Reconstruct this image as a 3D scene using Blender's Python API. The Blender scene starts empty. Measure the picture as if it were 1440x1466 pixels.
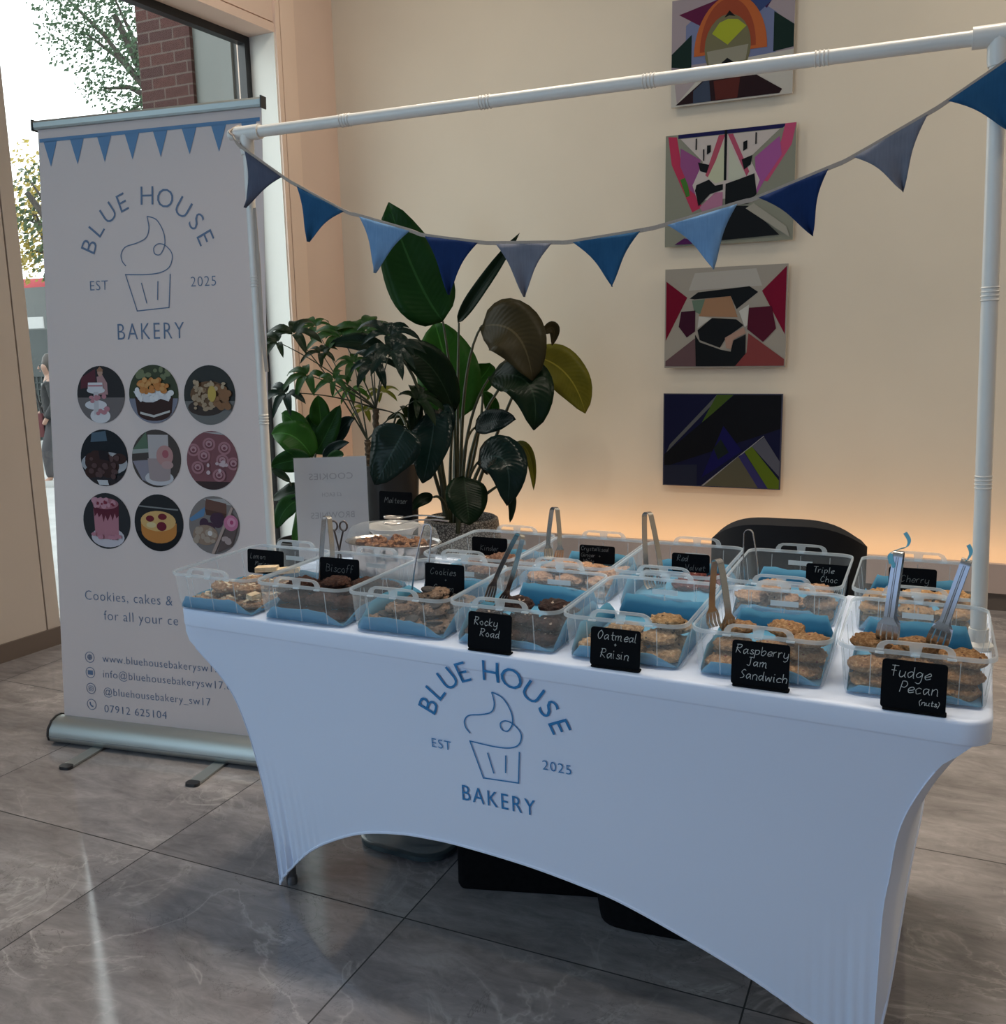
import bpy, bmesh, math, random
from math import sin, cos, pi, radians, sqrt
from mathutils import Vector, Matrix, noise

SC = bpy.context.scene
COL = SC.collection
random.seed(7)

# ------------------------------------------------------------------ camera
CAM_POS = Vector((1.7065, -1.7514, 1.385))
F_PX, PITCH, ROLL, YAW = 1348.783, radians(10.1768), radians(-1.15614), radians(24.46286)
_f = Vector((-sin(YAW) * cos(PITCH), cos(YAW) * cos(PITCH), -sin(PITCH)))
_r = Vector((cos(YAW), sin(YAW), 0))
_u = _r.cross(_f)
_R = _r * cos(ROLL) + _u * sin(ROLL)
_U = _u * cos(ROLL) - _r * sin(ROLL)
cd = bpy.data.cameras.new('camera')
cam = bpy.data.objects.new('camera', cd)
COL.objects.link(cam)
cam.matrix_world = Matrix(((_R.x, _U.x, -_f.x, CAM_POS.x), (_R.y, _U.y, -_f.y, CAM_POS.y), (_R.z, _U.z, -_f.z, CAM_POS.z), (0, 0, 0, 1)))
cd.sensor_fit = 'HORIZONTAL'
cd.sensor_width = 36.0
cd.lens = F_PX / 1440 * 36.0
cd.clip_start, cd.clip_end = 0.05, 200
SC.camera = cam

# ------------------------------------------------------------------ sky, daylight, lamps, exposure
wd = bpy.data.worlds.new('overcast_sky')
SC.world = wd
wd.use_nodes = True
bg = wd.node_tree.nodes['Background']
bg.inputs[0].default_value = (0.95, 0.97, 1.0, 1)
bg.inputs[1].default_value = 3.0
SC.view_settings.view_transform = 'Standard'
SC.view_settings.look = 'None'
SC.view_settings.gamma = 1.0
SC.view_settings.use_curve_mapping = False
SC.view_settings.exposure = 0.21
SC.cycles.use_denoising = True
SC.cycles.transparent_max_bounces = 48
SC.cycles.max_bounces = 10
SC.cycles.caustics_reflective = False
SC.cycles.caustics_refractive = False
SC.cycles.sample_clamp_indirect = 6.0

def area(name, loc, target, sx, sy, power, color):
    l = bpy.data.lights.new(name, 'AREA')
    l.shape = 'RECTANGLE'; l.size = sx; l.size_y = sy; l.energy = power; l.color = color
    o = bpy.data.objects.new(name, l); COL.objects.link(o)
    o.location = loc
    o.rotation_euler = (Vector(target) - Vector(loc)).to_track_quat('-Z', 'Y').to_euler()
    return o
# daylight through the big windows on the left, nearer the camera, and through the glazed front behind the camera
area('window_daylight', (-2.35, -3.1, 1.9), (0, -2.4, 1.2), 4.2, 3.2, 96, (0.58, 0.85, 1.0))
area('front_window_daylight', (-0.2, -6.2, 2.2), (0.4, 0, 0.9), 6.0, 3.0, 44, (0.33, 0.54, 1.0))
# warm ceiling downlights; the one near the left corner is added to lighten it
for _x, _y, _p in ((0.0, 1.0, 12), (0.95, 0.95, 12), (1.7, 0.9, 8), (-0.9, 2.4, 11), (0.6, 2.5, 3), (2.4, 2.9, 7), (3.9, 2.9, 36), (3.4, -0.5, 15)):
    _o = area('ceiling_lamp', (_x, _y, 4.15), (_x, _y, 0), 0.3, 0.3, _p, (1.0, 0.89, 0.73))
    if .8 < _y < 1.2: _o.data.spread = radians(95)

# ------------------------------------------------------------------ helpers
def M_(name, col=(.8, .8, .8), rough=.5, metal=0.0, spec=.5, emit=None, trans=0.0, sheen=0.0, coat=0.0):
    m = bpy.data.materials.new(name); m.use_nodes = True
    p = m.node_tree.nodes['Principled BSDF']
    p.inputs['Base Color'].default_value = (*col, 1)
    p.inputs['Roughness'].default_value = rough
    p.inputs['Metallic'].default_value = metal
    p.inputs['Specular IOR Level'].default_value = spec
    if coat: p.inputs['Coat Weight'].default_value = coat
    if sheen: p.inputs['Sheen Weight'].default_value = sheen
    if trans: p.inputs['Transmission Weight'].default_value = trans
    if emit:
        p.inputs['Emission Color'].default_value = (*emit[:3], 1); p.inputs['Emission Strength'].default_value = emit[3]
    return m

class NT:
    """tiny node-tree writer"""
    def __init__(s, m): s.t = m.node_tree; s.p = m.node_tree.nodes.get('Principled BSDF'); s.out = m.node_tree.nodes.get('Material Output')
    def n(s, typ, **kw):
        d = s.t.nodes.new(typ)
        for k, v in kw.items():
            if k[0] == 'i' and k[1:].isdigit(): d.inputs[int(k[1:])].default_value = v
            else: setattr(d, k, v)
        return d
    def l(s, a, b): s.t.links.new(a, b)
    def ramp(s, fac, stops):
        r = s.n('ShaderNodeValToRGB'); e = r.color_ramp.elements
        while len(e) < len(stops): e.new(0.5)
        for el, (p, c) in zip(e, stops): el.position = p; el.color = (*c, 1) if len(c) == 3 else c
        s.l(fac, r.inputs[0]); return r.outputs[0]
    def mix(s, fac, a, b, blend='MIX'):
        m = s.n('ShaderNodeMix', data_type='RGBA', blend_type=blend)
        for i, v in ((0, fac), (6, a), (7, b)):
            if hasattr(v, 'links'): s.l(v, m.inputs[i])
            else: m.inputs[i].default_value = v if i == 0 else (*v, 1)
        return m.outputs[2]
    def math(s, op, a, b=None, c=None):
        m = s.n('ShaderNodeMath', operation=op)
        for i, v in enumerate((a, b, c)):
            if v is None: continue
            if hasattr(v, 'links'): s.l(v, m.inputs[i])
            else: m.inputs[i].default_value = v
        return m.outputs[0]
    def obj(s): return s.n('ShaderNodeTexCoord').outputs['Object']
    def noise(s, vec, scale, detail=4, rough=.5, dist=0.0):
        d = s.n('ShaderNodeTexNoise'); d.inputs['Scale'].default_value = scale; d.inputs['Detail'].default_value = detail
        d.inputs['Roughness'].default_value = rough; d.inputs['Distortion'].default_value = dist
        s.l(vec, d.inputs['Vector']); return d
    def bump(s, h, strength, dist=.01):
        b = s.n('ShaderNodeBump'); b.inputs['Strength'].default_value = strength; b.inputs['Distance'].default_value = dist
        s.l(h, b.inputs['Height']); s.l(b.outputs[0], s.p.inputs['Normal']); return b

def tag(o, label=None, cat=None, group=None, kind=None):
    if label: o['label'] = label
    if cat: o['category'] = cat
    if group: o['group'] = group
    if kind: o['kind'] = kind
    return o

def empty(name, loc=(0, 0, 0), rz=0.0, label=None, cat=None, group=None):
    o = bpy.data.objects.new(name, None); COL.objects.link(o)
    o.location = loc; o.rotation_euler = (0, 0, rz); o.empty_display_size = .05
    return tag(o, label, cat, group)

class MB:
    """mesh collector: boxes, tubes, prisms, grids become ONE mesh object"""
    def __init__(s): s.v = []; s.f = []; s.mi = []; s.cur = 0; s.uv = None
    def add(s, vs, fs):
        b = len(s.v); s.v += [tuple(v) for v in vs]; s.f += [tuple(b + i for i in f) for f in fs]; s.mi += [s.cur] * len(fs); return s
    def box(s, x0, x1, y0, y1, z0, z1):
        return s.add([(x0, y0, z0), (x1, y0, z0), (x1, y1, z0), (x0, y1, z0), (x0, y0, z1), (x1, y0, z1), (x1, y1, z1), (x0, y1, z1)],
                     [(3, 2, 1, 0), (4, 5, 6, 7), (0, 1, 5, 4), (1, 2, 6, 5), (2, 3, 7, 6), (3, 0, 4, 7)])
    def loops(s, Ls, closed=True, cap0=False, cap1=False):
        b = len(s.v); n = len(Ls[0])
        vs = [p for L in Ls for p in L]; fs = []
        for i in range(len(Ls) - 1):
            for j in range(n if closed else n - 1):
                k = (j + 1) % n
                fs.append((i * n + j, i * n + k, (i + 1) * n + k, (i + 1) * n + j))
        if cap0: fs.append(tuple(reversed(range(n))))
        if cap1: fs.append(tuple((len(Ls) - 1) * n + j for j in range(n)))
        return s.add(vs, fs)
    def tube(s, pts, rad, n=10, caps=True):
        pts = [Vector(p) for p in pts]; Ls = []; prev = None
        for i, p in enumerate(pts):
            t = (pts[min(i + 1, len(pts) - 1)] - pts[max(i - 1, 0)]).normalized()
            a = prev if prev is not None else (Vector((0, 0, 1)) if abs(t.z) < .9 else Vector((1, 0, 0)))
            a = (a - t * a.dot(t)).normalized(); prev = a; b = t.cross(a)
            r = rad[i] if isinstance(rad, (list, tuple)) else rad
            Ls.append([p + (a * cos(2 * pi * k / n) + b * sin(2 * pi * k / n)) * r for k in range(n)])
        return s.loops(Ls, cap0=caps, cap1=caps)
    def lathe(s, prof, n=32, c=(0, 0, 0), cap0=False, cap1=False, sx=1, sy=1):
        return s.loops([[(c[0] + r * sx * cos(2 * pi * k / n), c[1] + r * sy * sin(2 * pi * k / n), c[2] + z) for k in range(n)] for r, z in prof], cap0=cap0, cap1=cap1)
    def strip(s, pts, wid, nrm, th):
        """flat metal strip along pts: width direction wid, thickness along nrm"""
        pts = [Vector(p) for p in pts]; Ls = []
        for i, p in enumerate(pts):
            w = wid(i) if callable(wid) else Vector(wid)
            t = (pts[min(i + 1, len(pts) - 1)] - pts[max(i - 1, 0)]).normalized()
            nn = t.cross(w).normalized() * th / 2
            Ls.append([p + w / 2 + nn, p - w / 2 + nn, p - w / 2 - nn, p + w / 2 - nn])
        return s.loops(Ls, cap0=True, cap1=True)
    def ribbon(s, pts, w, mapf):
        """flat line of width w through 2-D pts, mapped to 3-D"""
        pts = [Vector((p[0], p[1])) for p in pts]; L = []
        closed = (pts[0] - pts[-1]).length < 1e-6
        for i, p in enumerate(pts):
            a = pts[i - 1] if i else (pts[-2] if closed else p); c = pts[i + 1] if i < len(pts) - 1 else (pts[1] if closed else p)
            t = c - a
            t = t.normalized() if t.length > 1e-9 else Vector((1, 0))
            n = Vector((-t.y, t.x)) * w / 2
            L.append((p + n, p - n))
        b = len(s.v); vs = []
        for a, c in L: vs += [mapf(a.x, a.y), mapf(c.x, c.y)]
        return s.add(vs, [(2 * i, 2 * i + 1, 2 * i + 3, 2 * i + 2) for i in range(len(L) - 1)])
    def prism(s, poly, y0, y1, mapf=lambda x, y, z: (x, y, z)):
        """polygon in local x,z extruded along y"""
        n = len(poly)
        vs = [mapf(x, y0, z) for x, z in poly] + [mapf(x, y1, z) for x, z in poly]
        fs = [tuple(range(n)), tuple(reversed(range(n, 2 * n)))] + [(i, i + n, (i + 1) % n + n, (i + 1) % n) for i in range(n)]
        return s.add(vs, fs)
    def mesh(s, name, mats, smooth=True):
        me = bpy.data.meshes.new(name); me.from_pydata([tuple(v) for v in s.v], [], s.f)
        for m in (mats if isinstance(mats, (list, tuple)) else [mats]): me.materials.append(m)
        for p, i in zip(me.polygons, s.mi): p.material_index = i; p.use_smooth = smooth
        bm = bmesh.new(); bm.from_mesh(me); bmesh.ops.recalc_face_normals(bm, faces=bm.faces); bm.to_mesh(me); bm.free()
        if s.uv:
            ul = me.uv_layers.new(name='UVMap')
            for lp in me.loops: ul.data[lp.index].uv = s.uv[lp.vertex_index]
        me.update(); return me
    def build(s, name, mats, parent=None, smooth=True, angle=35):
        o = bpy.data.objects.new(name, s.mesh(name, mats, smooth)); COL.objects.link(o)
        if parent: o.parent = parent
        if smooth and angle: sharp(o.data, angle)
        return o

def sharp(me, deg):
    try: me.set_sharp_from_angle(angle=radians(deg))
    except Exception: pass

def mod(o, typ, **kw):
    m = o.modifiers.new(typ.lower(), typ)
    for k, v in kw.items(): setattr(m, k, v)
    return m

def rrect(w, d, r, z, n=6, cx=0, cy=0):
    r = min(r, w / 2 - 1e-4, d / 2 - 1e-4); L = []
    for qx, qy, a0 in ((1, 1, 0), (-1, 1, 90), (-1, -1, 180), (1, -1, 270)):
        for k in range(n + 1):
            a = radians(a0 + 90 * k / n)
            L.append((cx + qx * (w / 2 - r) + r * cos(a), cy + qy * (d / 2 - r) + r * sin(a), z))
    return L

def smooth_path(P, per=6):
    P = [Vector(p) for p in P]
    if len(P) < 3: return P
    cl = (P[0] - P[-1]).length < 1e-6; out = []
    for i in range(len(P) - 1):
        p1, p2 = P[i], P[i + 1]
        p0 = P[i - 1] if i else (P[-2] if cl else p1); p3 = P[i + 2] if i + 2 < len(P) else (P[1] if cl else p2)
        for k in range(per):
            t = k / per
            out.append(.5 * ((2 * p1) + (p2 - p0) * t + (2 * p0 - 5 * p1 + 4 * p2 - p3) * t * t + (3 * p1 - p0 - 3 * p2 + p3) * t ** 3))
    out.append(P[-1]); return out

def copy_tree(o, parent=None):
    c = o.copy(); COL.objects.link(c)
    if parent: c.parent = parent
    for ch in list(o.children): copy_tree(ch, c)
    return c

_txt = {}
def text2d(s, size=1.0, thin=0.0, track=1.0):
    """printed text as 2-D vertices and faces (left edge x=0, baseline y=0)"""
    k = (s, thin, track)
    if k not in _txt:
        cu = bpy.data.curves.new('lettering_source', 'FONT'); cu.body = s; cu.size = 1.0; cu.offset = thin; cu.space_character = track
        cu.resolution_u = 3; cu.fill_mode = 'FRONT'
        o = bpy.data.objects.new('lettering_source', cu); COL.objects.link(o)
        dg = bpy.context.evaluated_depsgraph_get(); dg.update()
        me = bpy.data.meshes.new_from_object(o.evaluated_get(dg))
        vs = [(v.co.x, v.co.y) for v in me.vertices]; fs = [tuple(p.vertices) for p in me.polygons]
        x0 = min([v[0] for v in vs] or [0])
        _txt[k] = ([(x - x0, y) for x, y in vs], fs)
        bpy.data.objects.remove(o); bpy.data.curves.remove(cu); bpy.data.meshes.remove(me)
    vs, fs = _txt[k]
    return [(x * size, y * size) for x, y in vs], fs
CAP = 0.70   # cap height of the built-in face at size 1 (set below)
_v, _ = text2d('H'); CAP = max(y for _, y in _v)
def put_text(mb, s, x, y, cap, mapf, thin=0.0, track=1.0, width=None, align='l', rot=0.0):
    vs, fs = text2d(s, cap / CAP, thin, track)
    w = max(v[0] for v in vs)
    kx = width / w if width else 1.0
    w *= kx
    off = {'l': 0, 'c': -w / 2, 'r': -w}[align]
    ca, sa = cos(rot), sin(rot); out = []
    for a, b in vs:
        a = a * kx + off
        if rot: b -= cap / 2
        out.append(mapf(x + a * ca - b * sa, y + a * sa + b * ca))
    mb.add(out, fs); return w

# ------------------------------------------------------------------ room shell
def wall_mat(name, col, var=.04, rough=.75):
    m = M_(name, col, rough, spec=.25); t = NT(m)
    n = t.noise(t.obj(), 3.0, 3)
    t.l(t.mix(n.outputs[0], tuple(c * (1 - var) for c in col), tuple(min(1, c * (1 + var)) for c in col)), t.p.inputs['Base Color'])
    n2 = t.noise(t.obj(), 160.0, 2); t.bump(n2.outputs[0], .04, .002)
    return m
m_wall = wall_mat('warm_white_paint', (.74, .66, .54))
m_pink = wall_mat('pinkish_paint', (.78, .61, .52))
m_pier = wall_mat('beige_panel', (.56, .49, .43))
m_reveal = wall_mat('pale_reveal', (.84, .85, .80))
m_ceil = wall_mat('ceiling_white', (.80, .78, .74))
m_black = M_('black_frame', (.012, .013, .016), .4)
m_skirt = wall_mat('brown_skirting', (.16, .125, .105), rough=.45)
m_plinth = wall_mat('plinth_stone', (.52, .40, .35), rough=.5)

def floor_mat():
    m = M_('grey_marble_tile', rough=.2, spec=.6); t = NT(m); co = t.obj()
    sp = t.n('ShaderNodeSeparateXYZ'); t.l(co, sp.inputs[0])
    fx = t.math('DIVIDE', t.math('ADD', sp.outputs[0], .222 + 8.2), .82); fy = t.math('DIVIDE', t.math('ADD', sp.outputs[1], -.053 + 8.2), .82)
    cb = t.n('ShaderNodeCombineXYZ'); t.l(t.math('FLOOR', fx), cb.inputs[0]); t.l(t.math('FLOOR', fy), cb.inputs[1])
    wn = t.n('ShaderNodeTexWhiteNoise', noise_dimensions='2D'); t.l(cb.outputs[0], wn.inputs['Vector'])
    off = t.n('ShaderNodeVectorMath', operation='MULTIPLY_ADD'); t.l(wn.outputs['Color'], off.inputs[0]); off.inputs[1].default_value = (13, 13, 13); t.l(co, off.inputs[2])
    v = off.outputs[0]
    st = t.n('ShaderNodeMapping'); st.inputs['Rotation'].default_value = (0, 0, radians(8)); st.inputs['Scale'].default_value = (1.0, 2.6, 1); t.l(v, st.inputs[0])
    n1 = t.noise(st.outputs[0], 1.9, 8, .62, .7); n2 = t.noise(st.outputs[0], 8.0, 8, .7, 1.0); n3 = t.noise(v, 2.2, 5, .6, 1.4)
    base = t.ramp(n1.outputs[0], [(.28, (.165, .152, .155)), (.5, (.262, .242, .245)), (.74, (.375, .348, .348))])
    base = t.mix(.55, base, t.ramp(n2.outputs[0], [(.30, (.25, .24, .235)), (.70, (.66, .64, .62))]), 'OVERLAY')
    # pale veins where a warped noise crosses its middle value
    vein = t.ramp(t.math('ABSOLUTE', t.math('SUBTRACT', n3.outputs[0], .5)), [(0, (1, 1, 1)), (.010, (.35, .35, .35)), (.028, (0, 0, 0))])
    pres = t.ramp(t.noise(v, 1.3, 2).outputs[0], [(.46, (0, 0, 0)), (.66, (1, 1, 1))])
    base = t.mix(t.math('MULTIPLY', t.math('MULTIPLY', vein, pres), .33), base, (.66, .62, .58))
    n4 = t.noise(v, 3.1, 6, .65, 1.6)
    dv = t.ramp(t.math('ABSOLUTE', t.math('SUBTRACT', n4.outputs[0], .52)), [(0, (1, 1, 1)), (.006, (0, 0, 0))])
    base = t.mix(t.math('MULTIPLY', dv, t.math('MULTIPLY', pres, .55)), base, (.08, .07, .07))
    # joints
    def edge(f): 
        fr = t.math('FRACT', f); return t.math('MINIMUM', fr, t.math('SUBTRACT', 1.0, fr))
    j = t.math('LESS_THAN', t.math('MINIMUM', edge(fx), t.math('MULTIPLY', edge(fy), 1.0)), .0024)
    t.l(t.mix(j, base, (.022, .02, .02)), t.p.inputs['Base Color'])
    r = t.ramp(n2.outputs[0], [(.3, (.05, .05, .05)), (.7, (.11, .11, .11))]); t.l(t.math('MAXIMUM', r, t.math('MULTIPLY', j, .8)), t.p.inputs['Roughness'])
    t.bump(n2.outputs[0], .015, .002)
    return m

def struct(name, mb, mat, parent=None, smooth=False):
    o = mb.build(name, mat, parent, smooth)
    if not parent: o['kind'] = 'structure'
    return o

m_floor = floor_mat()
struct('floor', MB().box(-2.6, 7.0, -6.8, 4.0, -.12, 0), m_floor)
struct('ceiling', MB().box(-2.6, 7.0, -6.8, 4.0, 4.25, 4.4), m_ceil)
struct('wall_back', MB().box(-1.96, 7.0, 3.754, 3.96, 0, 4.25), m_wall)
struct('wall_right', MB().box(6.8, 7.0, -6.8, 3.754, 0, 4.25), m_wall)
struct('wall_front', MB().box(-2.6, 7.0, -6.8, -6.6, 0, 4.25), m_wall)

# window wall: runs along its own axis, 3 degrees off square with the back wall
WO = empty('wall_left', (-2.061, 1.35, 0), -math.atan(.0525)); WO['kind'] = 'structure'
struct('near_pier', MB().box(-.30, 0, -1.95, -.075, 0, 4.25).box(-.30, -.012, -.075, -.067, 0, 4.25).box(-.30, 0, -.067, 0, 0, 4.25), m_pier, WO)
struct('lintel', MB().box(-.30, -.006, 0, 1.835, 3.285, 4.25).box(-.30, -.02, 0, 1.835, 3.275, 3.285).box(-.30, 0, 0, 1.835, 3.225, 3.275), m_pink, WO)
struct('far_pier', MB().box(-.30, 0, 2.01, 2.62, 0, 4.25), m_pink, WO)
struct('casing', MB().box(-.30, .012, 1.835, 1.872, 0, 4.25).box(-.30, -.01, 1.872, 1.88, 0, 4.25).box(-.30, .012, 1.88, 2.01, 0, 4.25), wall_mat('pinkish_paint_lit', (.86, .68, .57)), WO)  # same pinkish paint as the pier, lightened to carry the brighter light here
struct('jamb_lining', MB().box(-.19, -.002, 1.828, 1.835, 0, 3.225), m_reveal, WO)
struct('spandrel_and_sky_block', MB().box(-.30, 0, -7.9, -1.95, 3.5, 4.25).box(-.30, 0, -7.9, -1.95, 0, .25).box(-.36, -.30, -7.9, -1.95, 0, 4.25), m_pier, WO)  # outer panel added to shut the unseen window opening against sky light
def rail(mb, w=.045, x0=-.245, x1=-.19):
    mb.box(x0, x1, 0, w, 0, 3.225).box(x0, x1, 1.828 - w, 1.828, 0, 3.225).box(x0, x1, w, 1.828 - w, 3.225 - w, 3.225).box(x0, x1, w, 1.828 - w, 0, w)
    return mb
def glass_mat():
    m = bpy.data.materials.new('window_glass'); m.use_nodes = True; t = NT(m); t.t.nodes.remove(t.p)
    tr = t.n('ShaderNodeBsdfTransparent'); tr.inputs[0].default_value = (.95, .985, .97, 1)
    gl = t.n('ShaderNodeBsdfGlossy'); gl.inputs['Roughness'].default_value = .01
    fr = t.n('ShaderNodeFresnel'); fr.inputs[0].default_value = 1.35
    mx = t.n('ShaderNodeMixShader'); ge = t.n('ShaderNodeNewGeometry'); t.l(t.math('MULTIPLY', fr.outputs[0], t.math('SUBTRACT', 1.0, ge.outputs['Backfacing'])), mx.inputs[0]); t.l(tr.outputs[0], mx.inputs[1]); t.l(gl.outputs[0], mx.inputs[2]); t.l(mx.outputs[0], t.out.inputs[0])
    return m
m_glass = glass_mat()
WN = empty('window_1', (-2.061, 1.35, 0), -math.atan(.0525)); WN['kind'] = 'structure'
struct('frame', rail(MB()), m_black, WN)
struct('pane', MB().box(-.221, -.215, .045, 1.783, .045, 3.18), m_glass, WN)
struct('baseboard_left', MB().box(0, .012, -1.95, 0, 0, .085).box(-.02, .012, 0, .012, 0, .085), m_skirt).matrix_world = WO.matrix_basis
# low plinth along the foot of the back wall, with a lamp trough behind its front edge
struct('trim_1', MB().box(-1.93, 6.8, 3.454, 3.49, .092, .242).box(-1.93, 6.8, 3.49, 3.754, .092, .11), m_plinth)
struct('baseboard_back', MB().box(-1.93, 6.8, 3.475, 3.52, 0, .092), m_skirt)
def cove(x, ln, power):
    l = bpy.data.lights.new('cove_lamp', 'AREA'); l.shape = 'RECTANGLE'; l.size = ln; l.size_y = .05; l.energy = power; l.color = (1.0, .56, .24)
    o = bpy.data.objects.new('cove_lamp', l); COL.objects.link(o); o.location = (x, 3.60, .125); o.rotation_euler = (radians(180 - 12), 0, 0)
cove(2.55, 8.4, 9.8)
for loc, rot, sx, sy in (((-2.30, 2.27, 1.62), (0, radians(-90), radians(-3)), 3.2, 1.8),):
    l = bpy.data.lights.new('window_portal', 'AREA'); l.shape = 'RECTANGLE'; l.size = sx; l.size_y = sy
    try: l.cycles.is_portal = True
    except Exception: pass
    o = bpy.data.objects.new('window_portal', l); COL.objects.link(o); o.location = loc; o.rotation_euler = rot

# ------------------------------------------------------------------ outside
def brick_mat():
    m = M_('red_brick', rough=.85, spec=.2); t = NT(m)
    mp = t.n('ShaderNodeMapping'); mp.inputs['Rotation'].default_value = (radians(-90), 0, 0); t.l(t.obj(), mp.inputs[0])
    b = t.n('ShaderNodeTexBrick'); t.l(mp.outputs[0], b.inputs[0])
    b.inputs['Color1'].default_value = (.062, .026, .023, 1); b.inputs['Color2'].default_value = (.042, .020, .020, 1); b.inputs['Mortar'].default_value = (.085, .066, .060, 1)
    b.inputs['Scale'].default_value = 1.0; b.inputs['Brick Width'].default_value = .215; b.inputs['Row Height'].default_value = .076; b.inputs['Mortar Size'].default_value = .006
    n = t.noise(t.obj(), 30, 4); t.l(t.mix(.35, b.outputs[0], n.outputs[0], 'OVERLAY'), t.p.inputs['Base Color'])
    t.bump(b.outputs[1], -.6, .01); return m
m_brick = brick_mat()
def vary(name, a, b, scale, rough=.8, **k):
    m = M_(name, a, rough, **k); t = NT(m); n = t.noise(t.obj(), scale, 5)
    t.l(t.ramp(n.outputs[0], [(.35, a), (.65, b)]), t.p.inputs['Base Color']); return m
tag(MB().box(-60, -2.38, -20, 60, -.42, -.30).build('pavement', vary('pale_paving', (.22, .225, .225), (.28, .285, .285), 3), smooth=False), kind='structure')
w = empty('brick_pillar', (-3.1, 3.7, 0), 0, 'dark red brick pillar with grey side cladding just outside the window', 'pillar')
MB().box(-.43, .04, 0, .5, -.3, 6.5).build('brickwork', m_brick, w, False)
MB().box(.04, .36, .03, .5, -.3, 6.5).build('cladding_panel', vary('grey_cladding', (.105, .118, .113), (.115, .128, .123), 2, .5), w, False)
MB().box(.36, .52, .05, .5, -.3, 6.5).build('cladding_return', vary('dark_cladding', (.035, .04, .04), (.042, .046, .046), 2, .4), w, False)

def leaf_cloud(mb, blobs, rnd, size):
    for (c, r, n) in blobs:
        for _ in range(n):
            d = Vector((rnd.gauss(0, 1), rnd.gauss(0, 1), rnd.gauss(0, .8))); d = d.normalized() * (rnd.random() ** .5) * r
            p = Vector(c) + d; a = Vector((rnd.gauss(0, 1), rnd.gauss(0, 1), rnd.gauss(0, 1))).normalized(); b = a.orthogonal().normalized(); q = a.cross(b)
            s = size * rnd.uniform(.6, 1.3)
            mb.add([p - b * s, p + q * s * .55 + a * s * .15, p + b * s, p - q * s * .55 + a * s * .15], [(0, 1, 2, 3)])
    return mb
def leafm(name, c, tr=.35):
    m = M_(name, c, .6); t = NT(m); n = t.noise(t.obj(), 9, 3)
    col = t.mix(n.outputs[0], tuple(x * .6 for x in c), tuple(min(1, x * 1.5) for x in c)); t.l(col, t.p.inputs['Base Color'])
    ts = t.n('ShaderNodeBsdfTranslucent'); t.l(col, ts.inputs[0]); mx = t.n('ShaderNodeMixShader', i0=tr); t.l(t.p.outputs[0], mx.inputs[1]); t.l(ts.outputs[0], mx.inputs[2]); t.l(mx.outputs[0], t.out.inputs[0])
    return m
m_bark = vary('bark', (.03, .024, .02), (.05, .042, .036), 12)
def tree(loc, blobs, trunk, size, leafmat, label, seed, twigs=()):
    e = empty('tree', loc, 0, label, 'tree', 'trees beyond the window')
    rnd = random.Random(seed)
    mb = MB().tube(trunk, [.14 - .1 * i / (len(trunk) - 1) for i in range(len(trunk))], 8)
    for c, r, n in blobs:
        mb.tube([trunk[-2], tuple((Vector(trunk[-2]) + Vector(c)) / 2 + Vector((0, 0, .1))), c], [.05, .03, .012], 6)
    mb.build('trunk', m_bark, e)
    leaf_cloud(MB(), blobs, rnd, size).build('foliage', leafmat, e, False)
    return e
tree((-8.7, 8.2, -.3), [((-.2, .1, 5.9), .62, 1100), ((.5, 0, 6.2), .75, 1500), ((.95, .1, 5.4), .6, 1100), ((.2, 0, 5.1), .38, 330), ((-.55, 0, 6.5), .45, 420), ((1.3, .2, 6.6), .8, 1300), ((.65, 0, 4.75), .33, 260), ((1.25, 0, 4.8), .5, 650)],
     [(1.4, .3, 0), (1.3, .3, 2.5), (.9, .2, 4.9), (.4, .1, 6)], .032, leafm('tree_green', (.045, .085, .045)), 'sparse green tree against the white sky left of the brick pillar', 3)
tree((-13.5, 11.1, -.3), [((0, 0, 4.3), .7, 520), ((.4, .2, 3.6), .6, 420), ((-.3, 0, 3.5), .6, 420), ((.3, 0, 5.0), .5, 130), ((.8, 0, 4.4), .5, 240)],
     [(.3, .3, 0), (.3, .3, 2), (.2, .2, 3.4), (0, 0, 4.3)], .055, leafm('tree_yellow', (.30, .24, .06)), 'yellow-leaved tree showing between the near wall and the roll-up banner', 5)
tree((-10.6, 8.6, -.3), [((0, 0, 3.6), .35, 110), ((.1, 0, 4.15), .3, 70), ((.3, .1, 3.1), .4, 150)],
     [(1.0, .3, 0), (1.0, .3, 2), (.5, .2, 3.2), (0, 0, 4.0)], .05, leafm('tree_dull', (.05, .075, .035)), 'thin olive tree with few leaves just left of the roll-up banner', 9)

# bus behind a dark hoarding
bus = empty('bus', (-15.4, 13.0, -.3), 0, 'red bus with dark windows passing in the street outside', 'bus')
m_red = M_('bus_red', (.30, .03, .04), .4, spec=.2); m_busglass = M_('bus_glass', (.03, .04, .04), .08); m_white = M_('white_paint', (.33, .34, .34), .4)
mb = MB().loops([rrect(9, 2.4, .25, .35), rrect(9, 2.4, .25, 2.95), rrect(8.8, 2.2, .2, 3.12)], cap0=True, cap1=True); mb.build('body', m_red, bus)
for k in range(6): MB().box(-4.2 + 1.4 * k, -2.95 + 1.4 * k, -1.215, -1.19, 1.5, 2.94).build('window', m_busglass, bus, False)
for x in (-3, 2.6): 
    o = MB().lathe([(.001, -.1), (.42, -.1), (.45, -.06), (.45, .06), (.42, .1), (.001, .1)], 24).build('wheel', M_('tyre', (.02, .02, .02), .7), bus); o.rotation_euler = (radians(90), 0, 0); o.location = (x, -1.12, .45)
hd = empty('hoarding', (-13.0, 10.4, -.3), 0, 'dark green hoarding with mesh lower half and a white notice', 'fence')
m_hoard = vary('dark_green_board', (.014, .022, .023), (.022, .032, .033), 2, .5)
MB().box(-3, 4, 0, .05, 1.25, 2.08).build('board', m_hoard, hd, False)
mb = MB()
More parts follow.
